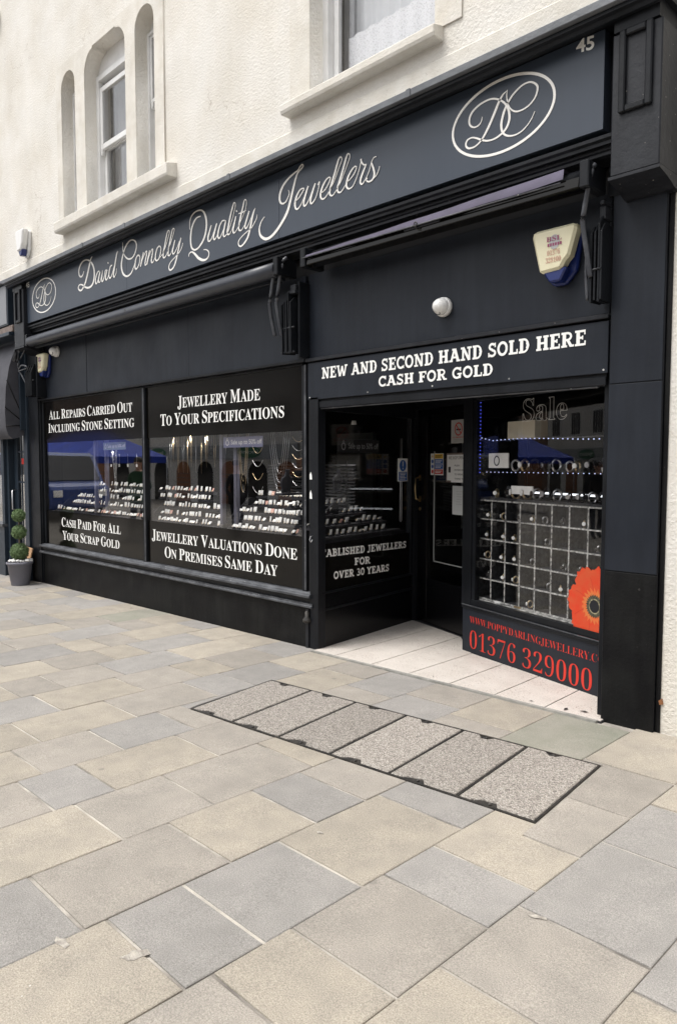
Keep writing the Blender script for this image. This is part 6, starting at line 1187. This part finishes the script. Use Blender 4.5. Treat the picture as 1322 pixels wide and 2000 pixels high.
for k, s in enumerate(('NEW OPENING', 'TUESDAY', 'WEDNESDAY', 'THURSDAY', 'FRIDAY', 'SATURDAY')): text(s, .665, .665 + (.13, .085, .105, .095, .07, .09)[k], 1.262 - k * .022, .009, M['inkgrey'], t, y, XD, serif=False)
t, y = notice('warning_notice', 'small blue and white warning notice on the return window pane', XL, 1.135, 1.30, 1.345, 1.555, M['card'], .0105)
mb = MB(XL); mb.b.faces.new([mb.v((1.217 + .058 * math.cos(a), y, 1.49 + .052 * math.sin(a))) for a in [q * .3 for q in range(21)]]); mb.build('round_symbol', M['blue'], t)
rect(t, XL, 1.209, 1.225, 1.482, 1.528, y - .0008, M['white'], 'mark_bar'); rect(t, XL, 1.210, 1.224, 1.456, 1.470, y - .0008, M['white'], 'mark_dot'); rect(t, XL, 1.148, 1.288, 1.352, 1.432, y, M['blue'], 'blue_panel')
for k in range(5): rect(t, XL, 1.165 + .005 * (k % 2), 1.27 - .01 * (k % 3), 1.418 - k * .014, 1.424 - k * .014, y - .0008, M['white'], 'print_line')

# counter with its strip lamps inside, seen through the door
ct = empty('shop_counter', 'glass topped counter with two white strip lamps behind the entrance door', 'counter')
mb = MB(XD); mb.box(.1, 1.6, 1.1, 1.7, -.05, .95); mb.build('cabinet', M['void'], ct)
for z in (1.0, 1.22):
    mb = MB(XD); mb.box(.15, 1.5, 1.12, 1.14, z, z + .018); mb.build('strip_lamp', emis('strip_lamp_white', (.9, .95, 1.0), 1.1) if z == 1.0 else bpy.data.materials['strip_lamp_white'], ct)
mb = MB(XD); mb.box(.12, 1.55, 1.15, 1.5, 1.19, 1.2); mb.build('glass_top', M['steel'], ct)
# dead leaf and litter at the wall foot
for i, (x, y, s, m_) in enumerate(((-1.575, -.02, .02, 'wood'), (-2.35, -.035, .018, 'ink'), (-2.12, -.03, .028, 'ink'), (-2.02, .0, .03, 'ink'), (-7.07, -.14, .02, 'ink'), (-3.12, -.02, .012, 'ink'))):
    mb = MB(); z = gz(x, y) + (.014 if -4.2 < x < -1.9 and y > -.08 else .003)
    if i == 0: z = .20
    a = rd.uniform(0, 3); q = [(-1, 0, 0), (0, -.35, .25), (1, 0, .1), (0, .35, .3)]
    if i == 0: mb.hexa([(x - .008, -.012, z), (x + .010, -.010, z + .006), (x + .010, -.001, z + .006), (x - .008, -.001, z), (x - .014, -.012, z + .022), (x + .004, -.014, z + .036), (x + .004, -.001, z + .036), (x - .014, -.001, z + .022)])
    else: mb.face([(x + (b * math.cos(a) - c * math.sin(a)) * s, y + (b * math.sin(a) + c * math.cos(a)) * s, z + d * s * .5) for b, c, d in q])
    o = mb.build('dead_leaf', mat('dead_leaf_brown', (.28, .12, .05), .7) if i == 0 else M['iron'])
    tag(o, ('curled brown leaf caught on the render beside the right pilaster', 'dark scrap on the entrance tiles near the threshold strip', 'largest dark dead leaf on the entrance tiles', 'dark dead leaf at the foot of the right pilaster', 'small dark scrap on the paving by the stallriser', 'tiny dark crumb on the entrance tiles')[i], 'leaf')
# ================================================================ across the market street (seen in the glass)
GY = -20.0; gz2 = gz(-30, -20)
def opp(nm, lab, x0, x1, h, wall, fasc, letters, win_cols, arches, yb=GY):
    t = empty(nm, lab, 'building')
    mb = MB(); mb.box(x0, x1, yb - 6, yb, gz2 - .1, h); mb.build('wall', wall, t)
    mb = MB(); mb.prism([(yb + .3, h), (yb + .3, h + .15), (yb - 3, h + 1.6), (yb - 6, h + .15), (yb - 6, h)], x0, x1, 'x'); mb.build('roof', M['lead'], t)
    mb = MB(); mb.box(x0 + .2, x1 - .2, yb + .001, yb + .18, gz2 + 2.45, gz2 + 3.2); mb.build('fascia', fasc, t)
    for (s, xa, wd, m) in letters:   # runs towards -x as read from the street
        Xm = Matrix.Translation((xa, yb + .19, gz2 + 2.66)) @ Matrix.Rotation(math.pi, 4, 'Z'); text(s, 0, wd, 0, .26, m, t, 0, Xm, serif=False)
    w_ = (x1 - x0) / win_cols
    for i in range(win_cols):
        for zf in ([gz2 + 4.1, gz2 + 6.6] if h > gz2 + 8 else [gz2 + 4.1]):
            cx = x0 + w_ * (i + .5); f = MB(); f.box(cx - .62, cx + .62, yb + .002, yb + .05, zf - .06, zf + 1.46); o = f.build('window', M['upvc'], t)
            f = MB(); f.box(cx - .54, cx - .03, yb + .051, yb + .056, zf + .02, zf + 1.38); f.box(cx + .03, cx + .54, yb + .051, yb + .056, zf + .02, zf + 1.38); f.build('pane', M['lens'], o)
            for q in (-.28, .28): f = MB(); f.box(cx + q - .012, cx + q + .012, yb + .057, yb + .063, zf + .02, zf + 1.38); f.build('glazing_bar', M['upvc'], o)
    n = arches
    for i in range(n):
        a = x0 + (x1 - x0) * (i + .18) / n; b = x0 + (x1 - x0) * (i + .82) / n; P = arch_pts(a, b, gz2, gz2 + 1.7, gz2 + 2.35)
        f = MB(); f.prism(P, yb + .002, yb + .03); o = f.build('arched_window', M['orange'] if i % 2 else M['lens'], t)
        if i % 2:
            for k in range(6): f = MB(); f.box(a + .1, b - .1, yb + .031, yb + .045, gz2 + .3 + k * .26, gz2 + .36 + k * .26); f.build('shutter_slat', M['wood'], o)
    return t
M['orange'] = mat('orange_wood', (.30, .12, .05), .6); M['grey_f'] = mat('fascia_grey', (.34, .36, .37), .5); M['pale'] = mat('pale_render', (.76, .75, .72), .9, (.68, .66, .63), .6); M['pink_r'] = mat('dull_pink_render', (.36, .31, .29), .9); M['brick_d'] = mat('dull_brown_brick', (.20, .13, .10), .9, (.25, .17, .13), 3); M['green'] = mat('sign_green', (.01, .12, .055), .4); M['gazebo'] = mat('royal_blue_canvas', (.012, .05, .42), .7, (.01, .035, .30), 1.5); M['vanblue'] = mat('van_blue', (.012, .045, .22), .25, coat=.6)
DKG = mat('letter_dark_grey', (.10, .10, .11), .6)
o1 = opp('market_building', 'pale rendered building across the street with grey fascia and arched windows', -46, -27, 7.0, M['pale'], M['grey_f'], [('Opticians', -34.2, 2.6, DKG), ('Audiologists', -42.4, 2.6, DKG)], 7, 8)
for cx in (-40.2, -31.0):
    mb = MB(); mb.lathe([(.95, .185), (.95, .22)], (0, GY, 0), 28, 'y'); 
    for v_ in mb.b.verts: v_.co.x = v_.co.x * 1.0 + cx; v_.co.z = v_.co.z * .33 + gz2 + 2.83
    ov = mb.build('green_oval', M['green'], o1)
    text('Specsavers', 0, 1.5, 0, .2, M['white'], o1, 0, Matrix.Translation((cx + .75, GY + .225, gz2 + 2.75)) @ Matrix.Rotation(math.pi, 4, 'Z'), serif=False)
opp('brick_building', 'dull brown brick building across the street, left end of the row', -72, -46.1, 7.6, M['brick_d'], M['grey_f'], [], 8, 6)
opp('pink_building', 'dull pink rendered building across the street with casement windows', -26.9, -14, 6.4, M['pink_r'], M['board'], [], 5, 4)
opp('grey_building', 'pale grey building across the street facing the entrance', -13.9, 2, 5.6, M['pale'], M['board'], [], 6, 5)
opp('end_building', 'brown building across the street at the right end of the row', 2.1, 22, 6.2, M['brick_d'], M['grey_f'], [], 7, 6)
# market stall
gz_ = empty('market_gazebo', 'royal blue pop-up market gazebo standing in the street', 'gazebo')
gx, gy, gl_, gw = -28.3, -9.6, 3.1, 1.7; zb = gz(gx, gy)
for sx in (-1, 1):
    for sy in (-1, 1): mb = MB(); mb.tube([(gx + sx * gl_, gy + sy * gw, zb), (gx + sx * gl_, gy + sy * gw, zb + 2.2)], .025, 8); mb.build('pole', M['steel'], gz_)
mb = MB(); c = [(gx - gl_, gy - gw, zb + 2.2), (gx + gl_, gy - gw, zb + 2.2), (gx + gl_, gy + gw, zb + 2.2), (gx - gl_, gy + gw, zb + 2.2)]; r1, r2 = (gx - gl_ * .45, gy, zb + 3.2), (gx + gl_ * .45, gy, zb + 3.2)
mb.face([c[0], c[1], r2, r1]); mb.face([c[2], c[3], r1, r2]); mb.face([c[1], c[2], r2]); mb.face([c[3], c[0], r1]); mb.build('roof_canvas', M['gazebo'], gz_)
mb = MB()
for a, b in zip(c, c[1:] + c[:1]): mb.face([(a[0], a[1], a[2] - .25), (b[0], b[1], b[2] - .25), b, a])
mb.build('valance', M['gazebo'], gz_)
mb = MB(); mb.face([(gx - gl_, gy - gw, zb), (gx - gl_, gy + gw, zb), (gx - gl_, gy + gw, zb + 2), (gx - gl_, gy - gw, zb + 2)]); mb.build('side_sheet', M['gazebo'], gz_)
tb_ = empty('stall_table', 'cloth covered trading table under the blue gazebo', 'table'); mb = MB(); mb.box(gx - 2.6, gx + 2.6, gy + .6, gy + 1.4, zb + .74, zb + .78); mb.build('table_top', M['wood'], tb_)
mb = MB(); wavy(mb, gx - 2.6, gx + 2.6, gy + 1.42, zb + .03, zb + .76, 60, .03, 14); mb.build('cloth', M['canvas'], tb_)
# van
vn = empty('blue_van', 'dark blue panel van parked beside the gazebo', 'van'); vx, vy = -23.6, -5.9; zb = gz(vx, vy)
side = [(-2.5, .35), (2.3, .35), (2.45, .6), (2.42, 1.0), (2.1, 1.15), (1.45, 1.95), (1.2, 2.05), (-2.4, 2.05), (-2.5, 1.9)]
mb = MB(); mb.prism([(vx + a, zb + b) for a, b in side], vy - .95, vy + .95); mb.build('body', M['vanblue'], vn, bevel=.06)
mb = MB(); mb.prism([(vx + .45, zb + 1.2), (vx + 1.85, zb + 1.2), (vx + 1.35, zb + 1.85), (vx + .45, zb + 1.85)], vy - .965, vy + .965); mb.build('side_window', M['lens'], vn)
mb = MB(); mb.hexa([(vx + 2.06, vy - .8, zb + 1.19), (vx + 2.09, vy - .8, zb + 1.21), (vx + 2.09, vy + .8, zb + 1.21), (vx + 2.06, vy + .8, zb + 1.19), (vx + 1.47, vy - .75, zb + 1.93), (vx + 1.5, vy - .75, zb + 1.95), (vx + 1.5, vy + .75, zb + 1.95), (vx + 1.47, vy + .75, zb + 1.93)]); mb.build('windscreen', M['lens'], vn)
for wx in (-1.6, 1.55):
    for wy in (-.86, .86):
        mb = MB(); mb.lathe([(.2, -.1), (.33, -.11), (.35, -.06), (.35, .06), (.33, .11), (.2, .1)], (vx + wx, vy + wy, zb + .35), 22, 'y'); o = mb.build('wheel', M['lens'], vn)
        mb = MB(); mb.lathe([(.19, -.115), (.19, .115)], (vx + wx, vy + wy, zb + .35), 16, 'y'); mb.build('rim', M['steel'], o)
for yy in (-.7, .7): mb = MB(); mb.box(vx + 2.42, vx + 2.462, vy + yy - .14, vy + yy + .14, zb + .72, zb + .92); mb.build('headlight', M['card'], vn, bevel=.01)

# ---------------------------------------------------------------- people in the street (seen in the glass)
def person(lab, x, y, rot, coat, trousers, skin, hair, bald=False, cap=False, stride=.12, h=1.75):
    t = empty('person', lab, 'person', (x, y, gz(x, y) + .006)); t.rotation_euler = (0, 0, rot)
    k = h / 1.75
    J = [((0, 0, .95), .15, .105), ((0, 0, 1.10), .14, .10), ((0, .01, 1.28), .17, .115), ((0, .0, 1.42), .13, .09), ((0, 0, 1.50), .055, .055), ((0, -.01, 1.56), .06, .06), ((0, -.02, 1.64), .082, .095), ((0, -.015, 1.71), .07, .08)]
    E = [(i, i + 1) for i in range(7)]
    def add(p, r_, par): J.append((p, r_, r_)); E.append((par, len(J) - 1)); return len(J) - 1
    for s in (-1, 1):
        sh = add((s * .17, 0, 1.40), .06, 3); el = add((s * .26, .03, 1.14), .047, sh); wr = add((s * .19, -.07, .97), .04, el); add((s * .15, -.08, .93), .035, wr)   # hands in the coat pockets
        hp = add((s * .09, 0, .88), .095, 0); kn = add((s * .10, -.03 - s * stride * .3, .48), .06, hp); an = add((s * .10, .03 - s * stride, .09), .042, kn); add((s * .11, -.13 - s * stride, .04), .036, an)
    me = bpy.data.meshes.new('p'); me.from_pydata([tuple(c * k for c in j[0]) for j in J], E, []); o = bpy.data.objects.new('p', me); COL.objects.link(o)
    md = o.modifiers.new('s', 'SKIN')
    for i, j in enumerate(J): me.skin_vertices[0].data[i].radius = (j[1] * k, j[2] * k)
    me.skin_vertices[0].data[0].use_root = True
    o.modifiers.new('u', 'SUBSURF').levels = 2; bpy.context.view_layer.update()
    m2 = bpy.data.meshes.new_from_object(o.evaluated_get(bpy.context.evaluated_depsgraph_get())); bpy.data.objects.remove(o)
    m2.name = 'body'; m2.materials.clear()
    for q in (coat, trousers, skin, M['lens']): m2.materials.append(q)
    for p in m2.polygons:
        z = p.center.z / k; p.use_smooth = True; p.material_index = 2 if z > 1.47 else 0 if z > .86 else 1 if z > .085 else 3
    b = bpy.data.objects.new('body', m2); COL.objects.link(b); b.parent = t
    def part(nm, mb, m): q = mb.build(nm, m, t); return q
    hz = 1.665 * k
    mb = MB(); mb.tube([(0, -.085, hz + .005), (0, -.118, hz - .03), (0, -.10, hz - .035)], [.010, .014, .010], 6); part('nose', mb, skin)
    for s in (-1, 1):
        mb = MB(); mb.lathe([(.0, -.008), (.011, -.004), (.011, .004), (0, .008)], (s * .033, -.092, hz + .01), 8, 'y'); part('eye', mb, M['lens'])
        mb = MB(); mb.lathe([(0, -.006), (.02, 0), (.026, .006), (0, .010)], (s * .083, -.01, hz - .01), 8, 'y'); part('ear', mb, skin)
    mb = MB(); mb.box(-.024, .024, -.103, -.09, hz - .062, hz - .054); part('mouth', mb, M['pink'])
    if not bald:
        mb = MB(); mb.lathe([(.088, -.01), (.094, .03), (.084, .075), (.05, .105), (0, .115)], (0, .0, hz), 16); part('hair', mb, hair)
    if cap:
        mb = MB(); mb.lathe([(.098, .03), (.10, .05), (.088, .09), (.05, .118), (0, .125)], (0, -.005, hz), 16); mb.box(-.06, .06, -.17, -.06, hz + .035, hz + .045); part('cap', mb, M['ink'])
    mb = MB(); mb.lathe([(.205 * k, .80 * k), (.20 * k, .95 * k), (.175 * k, 1.05 * k)], (0, 0, 0), 20)
    for v_ in mb.b.verts: v_.co.y *= .72
    part('coat_hem', mb, coat)
SK = mat('skin', (.50, .30, .22), .5); HD = mat('dark_hair', (.03, .022, .018), .6); GJ = mat('green_jacket', (.03, .09, .045), .8); BK = mat('black_coat', (.02, .02, .025), .8); JN = mat('dark_trousers', (.03, .035, .05), .8)
person('person in a dark green jacket and dark trousers, turned to the street', -14.2, -3.9, R(150), GJ, JN, SK, HD)
person('bald person in a black coat walking, hands in pockets', -10.5, -5.2, R(60), BK, JN, SK, HD, bald=True, stride=.2)
person('person in a dark cap and black coat beside the green jacket', -13.0, -5.6, R(100), BK, JN, SK, HD, cap=True, h=1.7)
